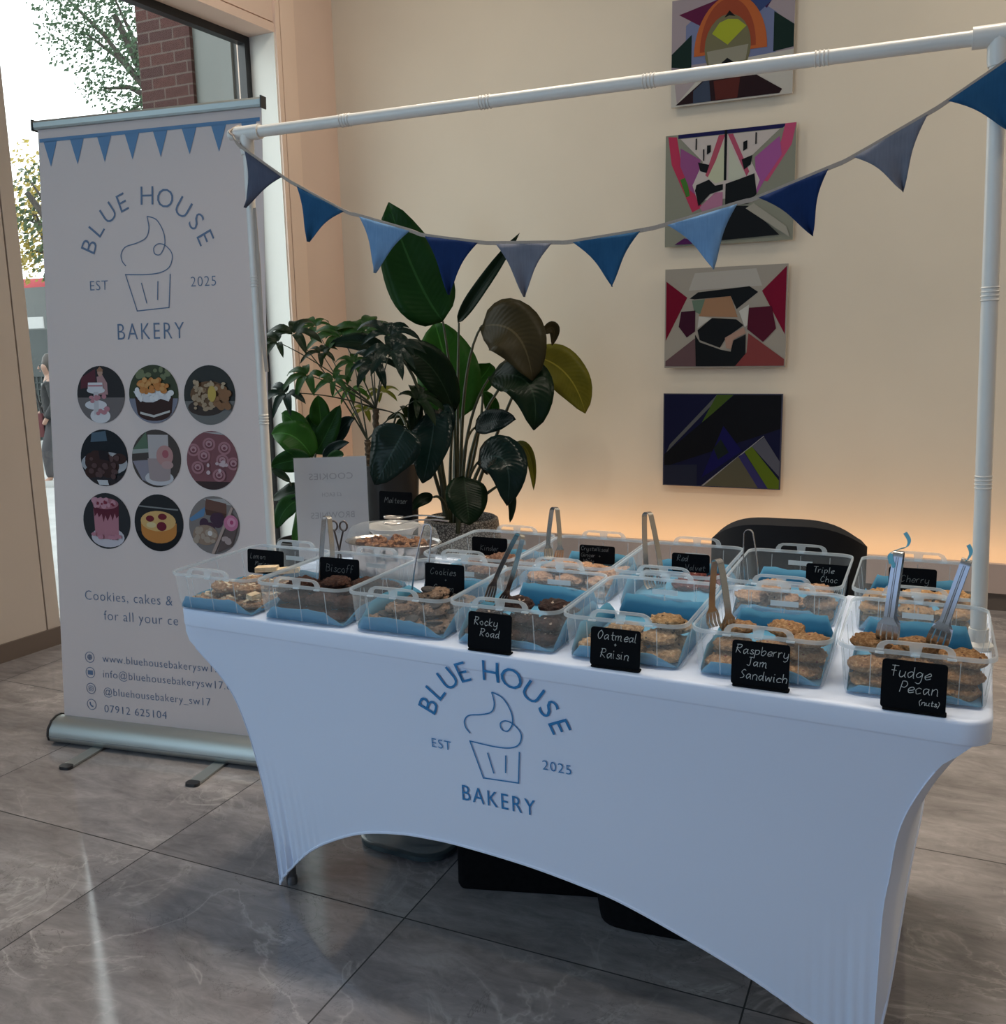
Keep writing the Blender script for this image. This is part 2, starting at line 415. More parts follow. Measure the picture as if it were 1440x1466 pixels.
for k in range(60): mb.box(-3 + k * .116, -2.985 + k * .116, 0, .02, .1, 1.25)
for k in range(10): mb.box(-3, 4, 0, .02, .1 + k * .115, .115 + k * .115)
mb.box(-3, 4, .03, .05, .05, 1.25); mb.build('mesh_panel', m_hoard, hd, False)
for x in (-3, -.7, 1.6, 4): MB().box(x - .04, x + .04, .02, .1, 0, 2.12).build('post', m_black, hd, False)
MB().box(-.16, .34, -.02, 0, 2.10, 2.30).build('notice', m_white, hd, False)
bl = empty('planter_bench', (-8.95, 7.9, -.3), 0, 'pale concrete planter block with bright green grass behind the walker', 'planter')
MB().box(-1.1, 1.1, 0, .5, 0, .42).build('block', vary('pale_concrete', (.27, .28, .28), (.31, .32, .32), 4), bl, False)
rnd = random.Random(4); mb = MB()
for k in range(700):
    x, y, h = rnd.uniform(-1.05, 1.05), rnd.uniform(.06, .44), rnd.uniform(.06, .16)
    mb.add([(x - .008, y, .42), (x + .008, y, .42), (x + rnd.uniform(-.03, .03), y + rnd.uniform(-.03, .03), .42 + h)], [(0, 1, 2)])
tag(mb.build('grass', leafm('grass_green', (.14, .24, .03)), bl, False), kind='stuff')

# the walker outside, seen in profile between the near wall and the banner
def skin_body(name, verts, edges, mat, parent, root=0, sub=2):
    me = bpy.data.meshes.new(name); me.from_pydata([v[:3] for v in verts], edges, []); me.materials.append(mat)
    o = bpy.data.objects.new(name, me); COL.objects.link(o); o.parent = parent
    mod(o, 'SKIN', use_smooth_shade=True)
    if not me.skin_vertices: me.skin_vertices.new()
    for sv, v in zip(me.skin_vertices[0].data, verts):
        r = v[3]; sv.radius = r if isinstance(r, tuple) else (r, r)
    for i, sv in enumerate(me.skin_vertices[0].data): sv.use_root = (i == root)
    mod(o, 'SUBSURF', levels=sub, render_levels=sub); return o
m_skin = M_('skin', (.22, .13, .095), .5); m_jacket = vary('dark_jacket', (.008, .009, .011), (.016, .017, .019), 20); m_trouser = M_('dark_trousers', (.03, .03, .035), .8)
def walker():
    e = empty('person', (-8.40, 6.80, -.3), radians(228), 'person walking left outside in a dark jacket with a maroon bag', 'person')
    # faces local +x ; heights for a 1.62 m figure
    V = [(0, 0, .86, .105), (0, 0, 1.0, .10), (.01, 0, 1.2, .115), (.0, 0, 1.32, .09), (.01, 0, 1.39, .045), (.025, 0, 1.47, (.075, .07)), (.03, 0, 1.56, (.085, .075)),
         (0, .16, 1.31, .048), (-.04, .2, 1.06, .036), (.08, .19, .86, .028), (.12, .18, .79, .03), (0, -.16, 1.31, .048), (.03, -.2, 1.06, .036), (.16, -.17, .92, .028), (.2, -.16, .87, .03),
         (.0, .085, .8, .08), (.12, .09, .46, .055), (.10, .09, .10, .038), (.22, .09, .04, .032), (0, -.085, .8, .08), (-.08, -.09, .46, .055), (-.26, -.09, .13, .038), (-.16, -.09, .04, .032)]
    E = [(0, 1), (1, 2), (2, 3), (3, 4), (4, 5), (5, 6), (3, 7), (7, 8), (8, 9), (9, 10), (3, 11), (11, 12), (12, 13), (13, 14), (0, 15), (15, 16), (16, 17), (17, 18), (0, 19), (19, 20), (20, 21), (21, 22)]
    skin_body('body', V, E, m_skin, e)
    idx = [0, 1, 2, 3, 7, 8, 9, 11, 12, 13]; mp = {v: i for i, v in enumerate(idx)}
    J = [(V[i][0], V[i][1], V[i][2] - (.04 if i == 0 else 0), (V[i][3] if not isinstance(V[i][3], tuple) else V[i][3][0]) + .022) for i in idx]
    skin_body('jacket', J, [(mp[a], mp[b]) for a, b in E if a in mp and b in mp], m_jacket, e)
    idx = [0, 15, 16, 17, 19, 20, 21]; mp = {v: i for i, v in enumerate(idx)}
    skin_body('trousers', [(V[i][0], V[i][1], V[i][2], V[i][3] + .015) for i in idx], [(mp[a], mp[b]) for a, b in E if a in mp and b in mp], m_trouser, e)
    for x, y in ((.18, .09), (-.2, -.09)):
        MB().loops([rrect(.25, .085, .04, 0, cx=x, cy=y), rrect(.26, .09, .04, .03, cx=x, cy=y), rrect(.16, .07, .03, .085, cx=x - .04, cy=y)], cap0=True, cap1=True).build('shoe', m_white, e)
    mb = MB().lathe([(.001, .125), (.05, .115), (.085, .07), (.098, .01), (.09, -.05), (.07, -.10), (.001, -.11)], 20, (-.018, 0, 1.548), sx=.95, sy=.9); mb.build('hair', M_('dark_hair', (.02, .015, .012), .5), e)
    # face: nose, lips, eyes, ear set on the head
    fb = MB().lathe([(.001, .02), (.010, .0), (.014, -.02), (.001, -.028)], 10, (.116, 0, 1.50)); fb.build('nose', m_skin, e)
    MB().lathe([(.001, .006), (.012, 0), (.001, -.006)], 10, (.100, 0, 1.452), sx=.8, sy=1.6).build('mouth', M_('lips', (.35, .12, .11), .5), e)
    for y in (-.03, .03): MB().lathe([(.001, .009), (.01, 0), (.001, -.009)], 10, (.098, y, 1.525)).build('eye', m_black, e)
    MB().box(.07, .105, -.06, .06, 1.12, 1.3).build('shirt', m_white, e)
    b = empty('shoulder_bag', (-8.66, 6.70, -.3), radians(228), 'maroon shoulder bag hanging at the hip of the walking person', 'bag')
    MB().loops([rrect(.26, .09, .03, .62), rrect(.30, .10, .04, .66), rrect(.26, .08, .03, .92)], cap0=True, cap1=True).build('pouch', M_('maroon_leather', (.12, .035, .04), .5), b)
    MB().tube(smooth_path([(-.11, 0, .9), (-.06, .02, 1.2), (0, .03, 1.34), (.06, .02, 1.2), (.11, 0, .9)], 5), .012, 6).build('strap', m_black, b)
walker()

# ------------------------------------------------------------------ pictures on the back wall
def art_panel(x0, x1, zt, zb, label, shapes, base):
    """acrylic panel on stand-offs; shapes are (colour, [(u, v)...]) in panel fractions, v down"""
    e = empty('wall_picture', ((x0 + x1) / 2, 3.754, (zt + zb) / 2), 0, label, 'picture', 'acrylic pictures in a column on the back wall')
    W, H = x1 - x0, zt - zb
    MB().box(-W / 2, W / 2, -.036, -.022, -H / 2, H / 2).build('acrylic_panel', M_('acrylic_edge', base, .2, spec=.3), e, False)
    for sx in (-1, 1):
        for sz in (-1, 1):
            o = MB().lathe([(.008, 0), (.008, .022)], 12, cap0=True, cap1=True).build('stand_off', M_('steel_fixing', (.5, .5, .5), .3, 1), e); o.rotation_euler = (radians(90), 0, 0); o.location = (sx * (W / 2 - .05), 0, sz * (H / 2 - .05))
    mb = MB(); mats = {}; ml = []
    for i, (c, P) in enumerate(shapes):
        if c not in mats: mats[c] = len(ml); ml.append(M_('print_ink', tuple(x * .74 for x in c), .4, spec=.06))
        mb.cur = mats[c]
        mb.add([((u - .5) * W, -.0364 - .0002 * i, (.5 - v) * H) for u, v in P], [tuple(range(len(P)))])
    mb.build('abstract_print', ml, e, False)
    return e
def ell(cx, cy, rx, ry, a0=0, a1=360, n=24): return [(cx + rx * cos(radians(a0 + (a1 - a0) * k / n)), cy - ry * sin(radians(a0 + (a1 - a0) * k / n))) for k in range(n + (a1 - a0 < 360))]
BK, GN = (.012, .014, .016), (.015, .035, .03)
art_panel(.297, .948, 3.205, 2.655, 'geometric picture with an orange arch and lime green shape, topmost of the wall column', [
    ((.42, .36, .40), [(0, 0), (1, 0), (1, 1), (0, 1)]), ((.20, .24, .42), [(.12, .25), (.42, 0), (.58, 0), (.86, .25), (.86, .62), (.12, .62)]), ((.13, .02, .07), [(.06, .14), (.28, .30), (.45, .12), (.40, .05)]), ((.07, .02, .08), [(.62, .05), (.9, 0), (.78, .2)]),
    ((.05, .08, .22), [(.58, .02), (.72, 0), (.84, .12), (.68, .26)]), (GN, [(0, .62), (0, .50), (.17, .34), (.17, .66)]), (GN, [(.84, .24), (1, .38), (1, .58), (.84, .60)]),
    ((.62, .60, .55), [(0, .66), (1, .60), (1, 1), (0, 1)]), ((.46, .40, .42), [(.02, .7), (.3, .68), (.05, .97)]), ((.55, .15, .05), ell(.49, .55, .30, .52, 0, 180)), ((.36, .08, .04), ell(.47, .52, .23, .46, 0, 180)), ((.20, .19, .11), ell(.47, .50, .19, .30)),
    ((.42, .48, .04), [(.34, .36), (.40, .27), (.47, .245), (.55, .26), (.62, .33), (.47, .48)]), (BK, [(.44, .23), (.48, .17), (.53, .23), (.48, .215)]), ((.34, .33, .26), [(.30, .52), (.64, .50), (.62, .64), (.32, .66)]),
    (BK, [(.47, .60), (.54, .66), (.47, .72), (.40, .66)]), ((.03, .015, .018), [(.04, .985), (.32, .74), (.62, .72), (.92, .95), (.9, .985)]), ((.06, .08, .13), [(.19, .985), (.19, .87), (.32, .75), (.34, .985)]), ((.12, .03, .025), [(.36, .80), (.58, .79), (.56, .98), (.38, .98)])], (.55, .52, .5))
art_panel(.269, .975, 2.507, 1.905, 'pink and white kaleidoscope picture, second from the top in the wall column', [
    ((.30, .31, .25), [(0, 0), (1, 0), (1, 1), (0, 1)]), ((.02, .02, .10), [(.1, 0), (.94, 0), (.9, .035), (.1, .035)]), ((.55, .05, .12), [(.02, .01), (.09, .02), (.13, .28), (.30, .66), (.22, .70), (.05, .26)]), ((.62, .10, .22), [(.92, 0), (1, 0), (.97, .18), (.80, .48), (.74, .46), (.89, .15)]),
    ((.07, .22, .04), [(.12, .40), (.17, .38), (.20, .55), (.17, .56)]), ((.33, .10, .28), [(.12, .12), (.28, .24), (.25, .55), (.20, .50), (.12, .28)]), ((.42, .12, .38), [(.88, .10), (.70, .26), (.72, .58), (.78, .46), (.90, .26)]),
    ((.66, .60, .58), [(.12, .04), (.88, .04), (.66, .26), (.74, .46), (.70, .60), (.26, .60), (.22, .46), (.30, .26)]), ((.5, .10, .16), [(.42, .04), (.47, .04), (.40, .26), (.34, .40), (.32, .38)]), ((.5, .10, .18), [(.49, .04), (.53, .04), (.66, .38), (.64, .42)]),
    ((.62, .66, .48), [(.46, .10), (.40, .26), (.34, .40), (.40, .46), (.47, .44)]), ((.62, .66, .55), [(.50, .10), (.56, .26), (.63, .40), (.57, .45), (.50, .44)]), (BK, [(.465, 0), (.485, 0), (.485, .44), (.465, .44)]),
    (BK, [(.26, .26), (.35, .29), (.33, .36), (.28, .34)]), (BK, [(.60, .27), (.68, .24), (.67, .32), (.62, .36)]), (BK, [(.25, .46), (.35, .42), (.40, .48), (.24, .52)]), (BK, [(.58, .44), (.70, .40), (.72, .58), (.66, .66), (.48, .66), (.48, .47)]), (BK, [(.24, .50), (.46, .47), (.46, .52), (.36, .55), (.27, .65)]),
    ((.5, .22, .36), [(.28, .66), (.40, .54), (.46, .54), (.46, .66), (.30, .70)]), (BK, [(.33, .12), (.36, .12), (.36, .18), (.33, .2)]), (BK, [(.61, .12), (.64, .11), (.64, .18), (.61, .2)]), (BK, [(.30, .15), (.31, .15), (.31, .25), (.30, .25)]), (BK, [(.70, .05), (.71, .05), (.71, .15), (.70, .15)]), (BK, [(.24, .05), (.25, .05), (.25, .15), (.24, .15)]),
    ((.012, .014, .016), [(.46, .66), (.66, .68), (.90, .95), (.42, .97)]), ((.42, .41, .35), [(.64, .70), (.70, .66), (.95, .88), (.98, .98)]), ((.10, .02, .12), [(.08, .985), (.16, .93), (.36, .985)])], (.45, .45, .4))
art_panel(.274, .957, 1.780, 1.221, 'picture with red corner triangles around a dark central shape, third from the top', [
    ((.42, .39, .34), [(0, 0), (1, 0), (1, 1), (0, 1)]), ((.52, .50, .46), [(.25, .05), (.75, .03), (.80, .20), (.20, .22)]), ((.20, .008, .03), [(.01, .12), (.19, .29), (.01, .72)]), ((.23, .008, .035), [(.99, .02), (.80, .25), (.99, .68)]),
    (BK, [(.21, .30), (.28, .24), (.70, .20), (.77, .26), (.60, .42), (.55, .29), (.25, .31)]), ((.42, .24, .14), [(.32, .31), (.55, .29), (.61, .50), (.29, .48)]), ((.16, .24, .18), [(.23, .32), (.34, .31), (.30, .46), (.25, .43)]),
    ((.62, .62, .58), [(.29, .48), (.40, .50), (.28, .60)]), (BK, [(.28, .62), (.40, .50), (.60, .52), (.66, .58), (.52, .70), (.47, .80), (.30, .72)]), ((.055, .012, .03), [(.14, .43), (.26, .42), (.26, .63), (.19, .69), (.12, .58)]), ((.10, .012, .03), [(.70, .41), (.88, .40), (.92, .62), (.82, .75), (.69, .62)]),
    ((.66, .66, .62), [(.62, .44), (.70, .38), (.69, .58), (.67, .60)]), ((.46, .30, .24), [(.51, .70), (.66, .60), (.68, .66), (.58, .72), (.56, .82), (.52, .80)]), (BK, [(.26, .66), (.30, .74), (.48, .82), (.56, .84), (.58, .73), (.68, .67), (.68, .9), (.60, .985), (.27, .985)]),
    ((.15, .09, .10), [(.01, .98), (.01, .93), (.26, .70), (.27, .985)]), ((.26, .06, .06), [(.60, .985), (.69, .85), (.70, .66), (.99, .92), (.99, .985)])], (.5, .46, .42))
art_panel(.271, .951, 1.073, .530, 'dark blue and black picture with green diagonals, lowest of the wall column', [
    ((.010, .012, .045), [(.01, .01), (.99, .01), (.99, .99), (.01, .99)]), ((.11, .12, .13), [(.46, .01), (.50, .01), (.03, .64), (.06, .55)]), ((.06, .11, .02), [(.46, .01), (.60, .01), (.33, .32)]), ((.008, .009, .012), [(.61, .01), (.01, .66), (.01, .80), (.99, .36), (.99, .01)]),
    ((.010, .010, .09), [(.34, .90), (.52, .34), (.68, .60), (.46, .80)]), ((.012, .02, .02), [(.44, .58), (.50, .48), (.57, .62), (.48, .70)]), ((.02, .025, .05), [(.01, .78), (.30, .76), (.30, .99), (.01, .99)]), ((.30, .31, .34), [(.34, .99), (.36, .99), (.86, .44), (.855, .435)]),
    ((.10, .10, .07), [(.36, .99), (.65, .66), (.82, .99)]), ((.035, .035, .14), [(.65, .66), (.70, .62), (.90, .99), (.82, .99)]), ((.10, .16, .015), [(.70, .61), (.76, .55), (.99, .90), (.99, .99), (.90, .99)]), ((.10, .11, .15), [(.76, .55), (.86, .45), (.99, .7), (.99, .86)])], (.05, .05, .08))

# ------------------------------------------------------------------ roll-up banner
BAN_A, BAN_ANG, LEAN = Vector((-1.102, .526, 0)), radians(7.477), radians(4.525)
m_alu = M_('satin_aluminium', (.40, .42, .41), .45, .85); m_plblack = M_('black_plastic', (.015, .015, .017), .4)
m_print = M_('banner_vinyl', (.68, .57, .535), .6, spec=.15); m_ink = M_('blue_grey_ink', (.10, .15, .25), .6); m_flagink = M_('printed_blue', (.075, .19, .36), .5)
ban = empty('roll_up_banner', BAN_A, BAN_ANG, 'tall white roll-up banner of the bakery standing left of the table', 'banner')
def BL(dep=0.0):   # banner face: s along, t up, dep towards the viewer
    return lambda s, t: (s, t * sin(LEAN) - dep * cos(LEAN), t * cos(LEAN) + dep * sin(LEAN))
gp = MB()
NS, NTT = 12, 20
b0, b1 = BL(0), BL(-.0012)
def wav(s): return .0025 * sin(s * 16) + .002 * sin(s * 31 + 1)
for fn, sgn in ((b0, 1), (b1, -1)):
    L = []
    for i in range(NTT + 1):
        t = .05 + (2.146 - .05) * i / NTT; k = sin(pi * i / NTT)
        L.append([fn(.006 + (.862) * j / NS, t) for j in range(NS + 1)])
    gp.loops(L, closed=False)
panel = gp.build('printed_panel', m_print, ban, True, None)
MB().loops([[(x, *p) for p in [(BL(d)(0, t)[1], BL(d)(0, t)[2]) for d, t in ((.009, 2.136), (.012, 2.142), (.012, 2.158), (.006, 2.166), (-.008, 2.165), (-.012, 2.154), (-.010, 2.136))]] for x in (-.004, .872)], cap0=True, cap1=True).build('top_rail', m_alu, ban, True, 25)
for x in (-.008, .872): MB().prism([(0, 2.132), (.004, 2.132), (.004, 2.169), (0, 2.169)], -.016, .016, lambda a, y, z, x=x: (x + a, z * sin(LEAN) + y, z * cos(LEAN))).build('rail_end_cap', m_plblack, ban, False)
prof = [(-.055, .012), (-.06, .03), (-.055, .055), (-.035, .078), (-.010, .088), (.012, .088), (.045, .07), (.058, .04), (.055, .012), (.03, .004), (-.03, .004)]
cas = MB().loops([[(x, y, z) for y, z in prof] for x in (-.012, .885)], cap0=True, cap1=True).build('base_cassette', m_alu, ban, True, 62)
MB().box(-.008, .881, -.0605, -.056, .030, .034).build('cassette_groove', M_('groove_grey', (.25, .27, .27), .4), cas, False)
for x in (-.018, .885): MB().loops([[(xx, y * 1.06, .002 + z * 1.03) for y, z in prof] for xx in (x, x + .006)], cap0=True, cap1=True).build('end_cap', m_plblack, ban, True, 25)
for x in (.19, .685):
    ft = MB().box(x - .022, x + .022, -.20, .10, .002, .009).build('foot', m_alu, ban, False)
    MB().loops([rrect(.046, .03, .012, z, cx=x, cy=-.205) for z in (.001, .011)], cap0=True, cap1=True).build('foot_tip', m_plblack, ft)
MB().tube([(.43, .02, .08), (.43, 2.1 * sin(LEAN) + .02, 2.1 * cos(LEAN))], .008, 8).build('support_pole', m_alu, ban)

SWIRL = [(515, 930), (495, 905), (490, 870), (515, 835), (580, 818), (630, 795), (648, 750), (640, 690), (690, 710), (725, 770), (731, 832), (705, 880), (675, 876), (672, 845), (700, 828), (738, 842), (769, 885), (755, 940), (710, 968), (630, 977), (510, 972)]
def cpx(p): return ((p[0] / 3.758 + 40 - 208) * .00269, (387 - (p[1] / 3.758 + 130)) * .00247)
ARC = [('B', 157), ('L', 142), ('U', 126), ('E', 111), ('H', 88), ('O', 71.5), ('U', 54), ('S', 38.5), ('E', 24)]
def logo(parent, cx, cz, k, mapf, mat, w=.0036, thin=-.008, R=.248, cap=.060):
    for word in (ARC[:4], ARC[4:]):
        mb = MB()
        for ch, a in word:
            put_text(mb, ch, cx + k * R * cos(radians(a)), cz + k * R * sin(radians(a)), cap * k, mapf, thin, align='c', rot=radians(a - 90))
        mb.build('arched_lettering', mat, parent, False)
    mb = MB(); q = lambda P: [(cx + k * x, cz + k * y) for x, y in P]
    sw = [cpx(p) for p in SWIRL]
    for part in (sw[:8], sw[7:20] + [sw[20]]): mb.ribbon([tuple(p) for p in smooth_path([(*p, 0) for p in q(part)], 6)], w * k, mapf)
    for L in ([(510, 972), (568, 1157), (743, 1145), (755, 982)], [(597, 1020), (622, 1118)], [(687, 1015), (682, 1103)]):
        pts = q([cpx(p) for p in L])
        for a, b in zip(pts, pts[1:]):
            d = (Vector(b) - Vector(a)).normalized() * w * k * .5
            mb.ribbon([tuple(Vector(a) - d), tuple((Vector(a) + Vector(b)) / 2), tuple(Vector(b) + d)], w * k, mapf)
    mb.build('cupcake_emblem', mat, parent, False)
    mb = MB()
    put_text(mb, 'EST', cx - k * .195, cz - k * .052, .032 * k, mapf, thin - .004, align='c', track=1.1)
    put_text(mb, '2025', cx + k * .214, cz - k * .053, .032 * k, mapf, thin - .004, align='c', track=1.1)
    mb.build('year_lettering', mat, parent, False)
    mb = MB(); put_text(mb, 'BAKERY', cx + k * .004, cz - k * .220, .054 * k, mapf, thin, track=1.22, width=k * .262, align='c')
    mb.build('bakery_lettering', mat, parent, False)
m1 = BL(.0012)
logo(panel, .426, 1.645, 1.0, m1, m_ink)
mb = MB(); mb.add([m1(.012, 2.094), m1(.862, 2.094), m1(.862, 2.106), m1(.012, 2.106)], [(0, 1, 2, 3)])
for k in range(8):
    x = .028 + k * .1095; mb.add([m1(x, 2.096), m1(x + .027, 2.012), m1(x + .056, 2.096)], [(0, 1, 2)])
mb.build('printed_bunting', m_flagink, panel, False)
mb = MB()
put_text(mb, 'Cookies, cakes &', .119, .520, .034, m1, -.012, 1.1, width=.362)
put_text(mb, 'for all your ce', .196, .452, .034, m1, -.012, 1.1, width=.305)
mb.build('slogan_lettering', m_ink, panel, False)
for s, y, wd in (('www.bluehousebakerysw17', .299, .475), ('info@bluehousebakerysw17.c', .243, .518), ('@bluehousebakery_sw17', .179, .438), ('07912 625104', .116, .260)):
    mb = MB(); put_text(mb, s, .182, y, .027, m1, -.010, 1.08, width=wd); mb.build('contact_lettering', m_ink, panel, False)
mb = MB(); ic = lambda cx, cy, r, n=20: [(cx + r * cos(2 * pi * k / n), cy + r * sin(2 * pi * k / n)) for k in range(n + 1)]
for i, cy in enumerate((.312, .256, .198, .139)):
    cx = .128; mb.ribbon(ic(cx, cy, .019), .0022, m1)
    if i == 0: mb.ribbon(ic(cx, cy, .009), .002, m1); mb.ribbon([(cx, cy - .009), (cx, cy + .009)], .002, m1); mb.ribbon([(cx - .009, cy), (cx + .009, cy)], .002, m1); mb.ribbon([(cx + .0045 * cos(a), cy + .009 * sin(a)) for a in [2 * pi * k / 12 for k in range(13)]], .0015, m1)
    if i == 1: mb.add([m1(cx - .011, cy - .008), m1(cx + .011, cy - .008), m1(cx + .011, cy + .008), m1(cx - .011, cy + .008)], [(0, 1, 2, 3)])
    if i == 2: mb.ribbon(ic(cx, cy, .0045), .0022, m1); mb.ribbon([(cx - .009, cy - .006), (cx - .009, cy + .006), (cx - .006, cy + .009), (cx + .006, cy + .009), (cx + .009, cy + .006), (cx + .009, cy - .006), (cx + .006, cy - .009), (cx - .006, cy - .009), (cx - .009, cy - .006)], .002, m1)
    if i == 3: mb.ribbon([tuple(p)[:2] for p in smooth_path([(cx - .006, cy + .009, 0), (cx - .006, cy + .002, 0), (cx - .001, cy - .005, 0), (cx + .007, cy - .007, 0)], 5)], .005, m1)
mb.build('contact_icons', m_ink, panel, False)
inks = {}
def ink(c):
    if c not in inks: inks[c] = M_('photo_ink', c, .5, spec=.08)
    return inks[c]
def disc_print(cx, cy, layers):
    R = .098; mb = MB(); ml = []
    for i, (kind, c, *a) in enumerate(layers):
        if ink(c) not in ml: ml.append(ink(c))
        mb.cur = ml.index(ink(c)); mp = BL(.0012 + .00012 * i)
        if kind == 'd': P = ic(0, 0, 1, 40)[:-1]
        elif kind == 'h': a0 = math.asin(a[0]); P = [(cos(pi - a0 + (2 * a0 + pi) * k / 30), sin(pi - a0 + (2 * a0 + pi) * k / 30)) for k in range(31)]
        elif kind == 'e': P = [(a[0] + a[2] * cos(2 * pi * k / 22), a[1] + a[3] * sin(2 * pi * k / 22)) for k in range(22)]
        else: P = a[0]
        P = [(x, y) if x * x + y * y <= 1 else (x / sqrt(x * x + y * y), y / sqrt(x * x + y * y)) for x, y in P]
        mb.add([mp(cx + R * x, cy + R * y) for x, y in P], [tuple(range(len(P)))])
    mb.build('photo_print', ml, panel, False)
rp = random.Random(11)
def bits(c, n, x0, x1, y0, y1, r): return [('e', c, rp.uniform(x0, x1), rp.uniform(y0, y1), r * rp.uniform(.7, 1.3), r * rp.uniform(.6, 1.1)) for _ in range(n)]
WH, PK, DK, CH, OR = (.62, .60, .62), (.45, .20, .23), (.03, .028, .03), (.045, .022, .02), (.50, .20, .06)
disc_print(.221, 1.241, [('d', DK), ('p', (.10, .03, .04), [(-.8, .6), (-.2, .9), (-.2, .3), (-.85, .2)]), ('h', (.15, .13, .13), -.1), ('p', (.38, .22, .22), [(-.15, .62), (.1, .68), (.28, .4), (.3, 0), (-.1, 0)]), ('e', (.42, .26, .2), 0, .78, .11, .15), ('p', (.3, .16, .1), [(-.13, .86), (0, .98), (.13, .86), (.1, .80), (-.1, .80)]), ('e', WH, -.05, -.74, .42, .26), ('e', WH, -.22, -.36, .46, .17), ('e', WH, -.2, .15, .38, .12), ('p', (.5, .48, .5), [(-.3, .1), (-.1, .1), (-.1, -.7), (-.3, -.7)])] + bits(PK, 8, -.45, .15, -.24, -.06, .09) + bits(PK, 5, -.3, .25, -.7, -.5, .1) + [('p', WH, [(-.52, .2), (.12, .2), (.1, .42), (-.5, .42)]), ('p', PK, [(-.5, .28), (.1, .28), (.1, .34), (-.5, .34)])])
disc_print(.434, 1.242, [('d', (.05, .06, .035))] + bits((.16, .18, .10), 16, -.7, .7, .5, .85, .1) + [('h', (.20, .20, .25), -.15), ('e', CH, .02, -.62, .68, .3), ('p', CH, [(-.75, -.1), (.8, -.1), (.72, -.66), (-.66, -.66)]), ('p', (.5, .48, .46), [(-.55, -.6), (0, -.72), (.65, -.55), (.65, -.62), (0, -.80), (-.55, -.68)]), ('p', WH, [(-.8, .1), (.8, .1), (.62, -.25), (.3, -.16), (0, -.28), (-.3, -.28), (-.6, -.2)])] + bits((.7, .68, .68), 16, -.7, .75, -.16, .14, .11) + bits(OR, 22, -.55, .6, .1, .5, .12) + bits((.55, .28, .10), 10, -.5, .5, .15, .52, .08))
disc_print(.651, 1.238, [('d', (.035, .036, .034)), ('h', (.15, .145, .14), -.2), ('e', (.05, .035, .03), -.15, -.42, .7, .28), ('e', (.14, .075, .04), 0, .02, .75, .45)] + bits((.36, .26, .17), 34, -.7, .2, -.5, .4, .08) + bits((.24, .12, .06), 20, .2, .75, -.4, .3, .12) + bits((.40, .30, .2), 12, -.6, .6, .2, .48, .07) + [('e', (.45, .32, .08), .15, .04, .16, .27)])
disc_print(.224, 1.024, [('d', (.016, .018, .022)), ('p', (.08, .12, .16), [(-.5, .9), (.1, .95), (.15, .6), (-.55, .55)]), ('e', (.36, .36, .38), 0, -.2, .98, .42), ('h', (.03, .025, .028), -.62)] + bits(CH, 14, -.65, .65, -.55, .0, .26) + bits((.09, .05, .05), 20, -.65, .65, -.7, .05, .1) + [('p', (.02, .015, .018), [(-.2, .28), (.2, .22), (.25, -.1), (-.15, -.05)]), ('p', (.5, .5, .52), [(-.3, -.78), (.15, -.78), (.2, -.96), (-.2, -.96)])])
disc_print(.436, 1.025, [('d', (.07, .055, .05)), ('p', (.10, .15, .10), [(-.95, .3), (-.4, .95), (-.3, .3)]), ('p', (.30, .32, .30), [(-.95, .3), (-.2, .35), (-.2, .22), (-.98, .15)]), ('p', (.24, .22, .26), [(-.97, -.1), (-.3, -.05), (-.2, -.9), (-.6, -.75)]), ('e', (.5, .48, .5), .1, -.68, .58, .26), ('p', (.33, .26, .26), [(-.35, .0), (.6, .0), (.55, -.68), (-.3, -.68)]), ('e', (.33, .26, .26), .13, -.68, .43, .12), ('p', (.42, .38, .38), [(-.32, .82), (.5, .82), (.52, 0), (-.3, 0)]), ('e', (.42, .23, .22), .35, .1, .34, .36), ('e', (.34, .10, .12), .38, .16, .13, .14), ('e', (.42, .27, .26), .45, -.22, .24, .14)])
disc_print(.654, 1.022, [('d', (.20, .08, .09)), ('h', (.05, .03, .03), -.72), ('p', (.4, .38, .38), [(-.3, .95), (.5, .86), (.3, .96)])] + [z for (x, y) in ((-.72, .35), (-.1, .55), (.5, .42), (-.3, .15), (.42, 0), (-.55, -.25), (.28, -.5), (.85, -.1)) for z in (('e', (.34, .16, .18), x, y, .25, .22), ('e', (.16, .06, .07), x, y, .17, .15), ('e', (.40, .22, .24), x, y + .02, .13, .11), ('e', (.18, .06, .08), x, y, .06, .05))] + bits((.5, .38, .4), 8, -.2, .6, -.45, .0, .07))
disc_print(.224, .804, [('d', (.03, .03, .033)), ('e', (.52, .48, .52), .03, -.58, .70, .36), ('p', (.42, .18, .22), [(-.55, .6), (.52, .6), (.5, -.5), (-.5, -.5)]), ('e', (.42, .18, .22), 0, -.5, .5, .15), ('p', (.11, .02, .035), [(-.56, .6), (.54, .6), (.52, .2), (.42, .1), (.36, .28), (.26, .02), (.18, .25), (.05, .0), (-.05, .2), (-.12, -.05), (-.2, .25), (-.32, .12), (-.38, .28), (-.5, .15)]), ('e', (.36, .14, .17), -.02, .62, .55, .2)] + bits((.50, .25, .30), 20, -.48, .45, .5, .78, .1) + bits((.2, .03, .05), 8, -.4, .4, .55, .75, .05) + bits((.45, .2, .25), 8, -.55, .6, -.62, -.48, .09))
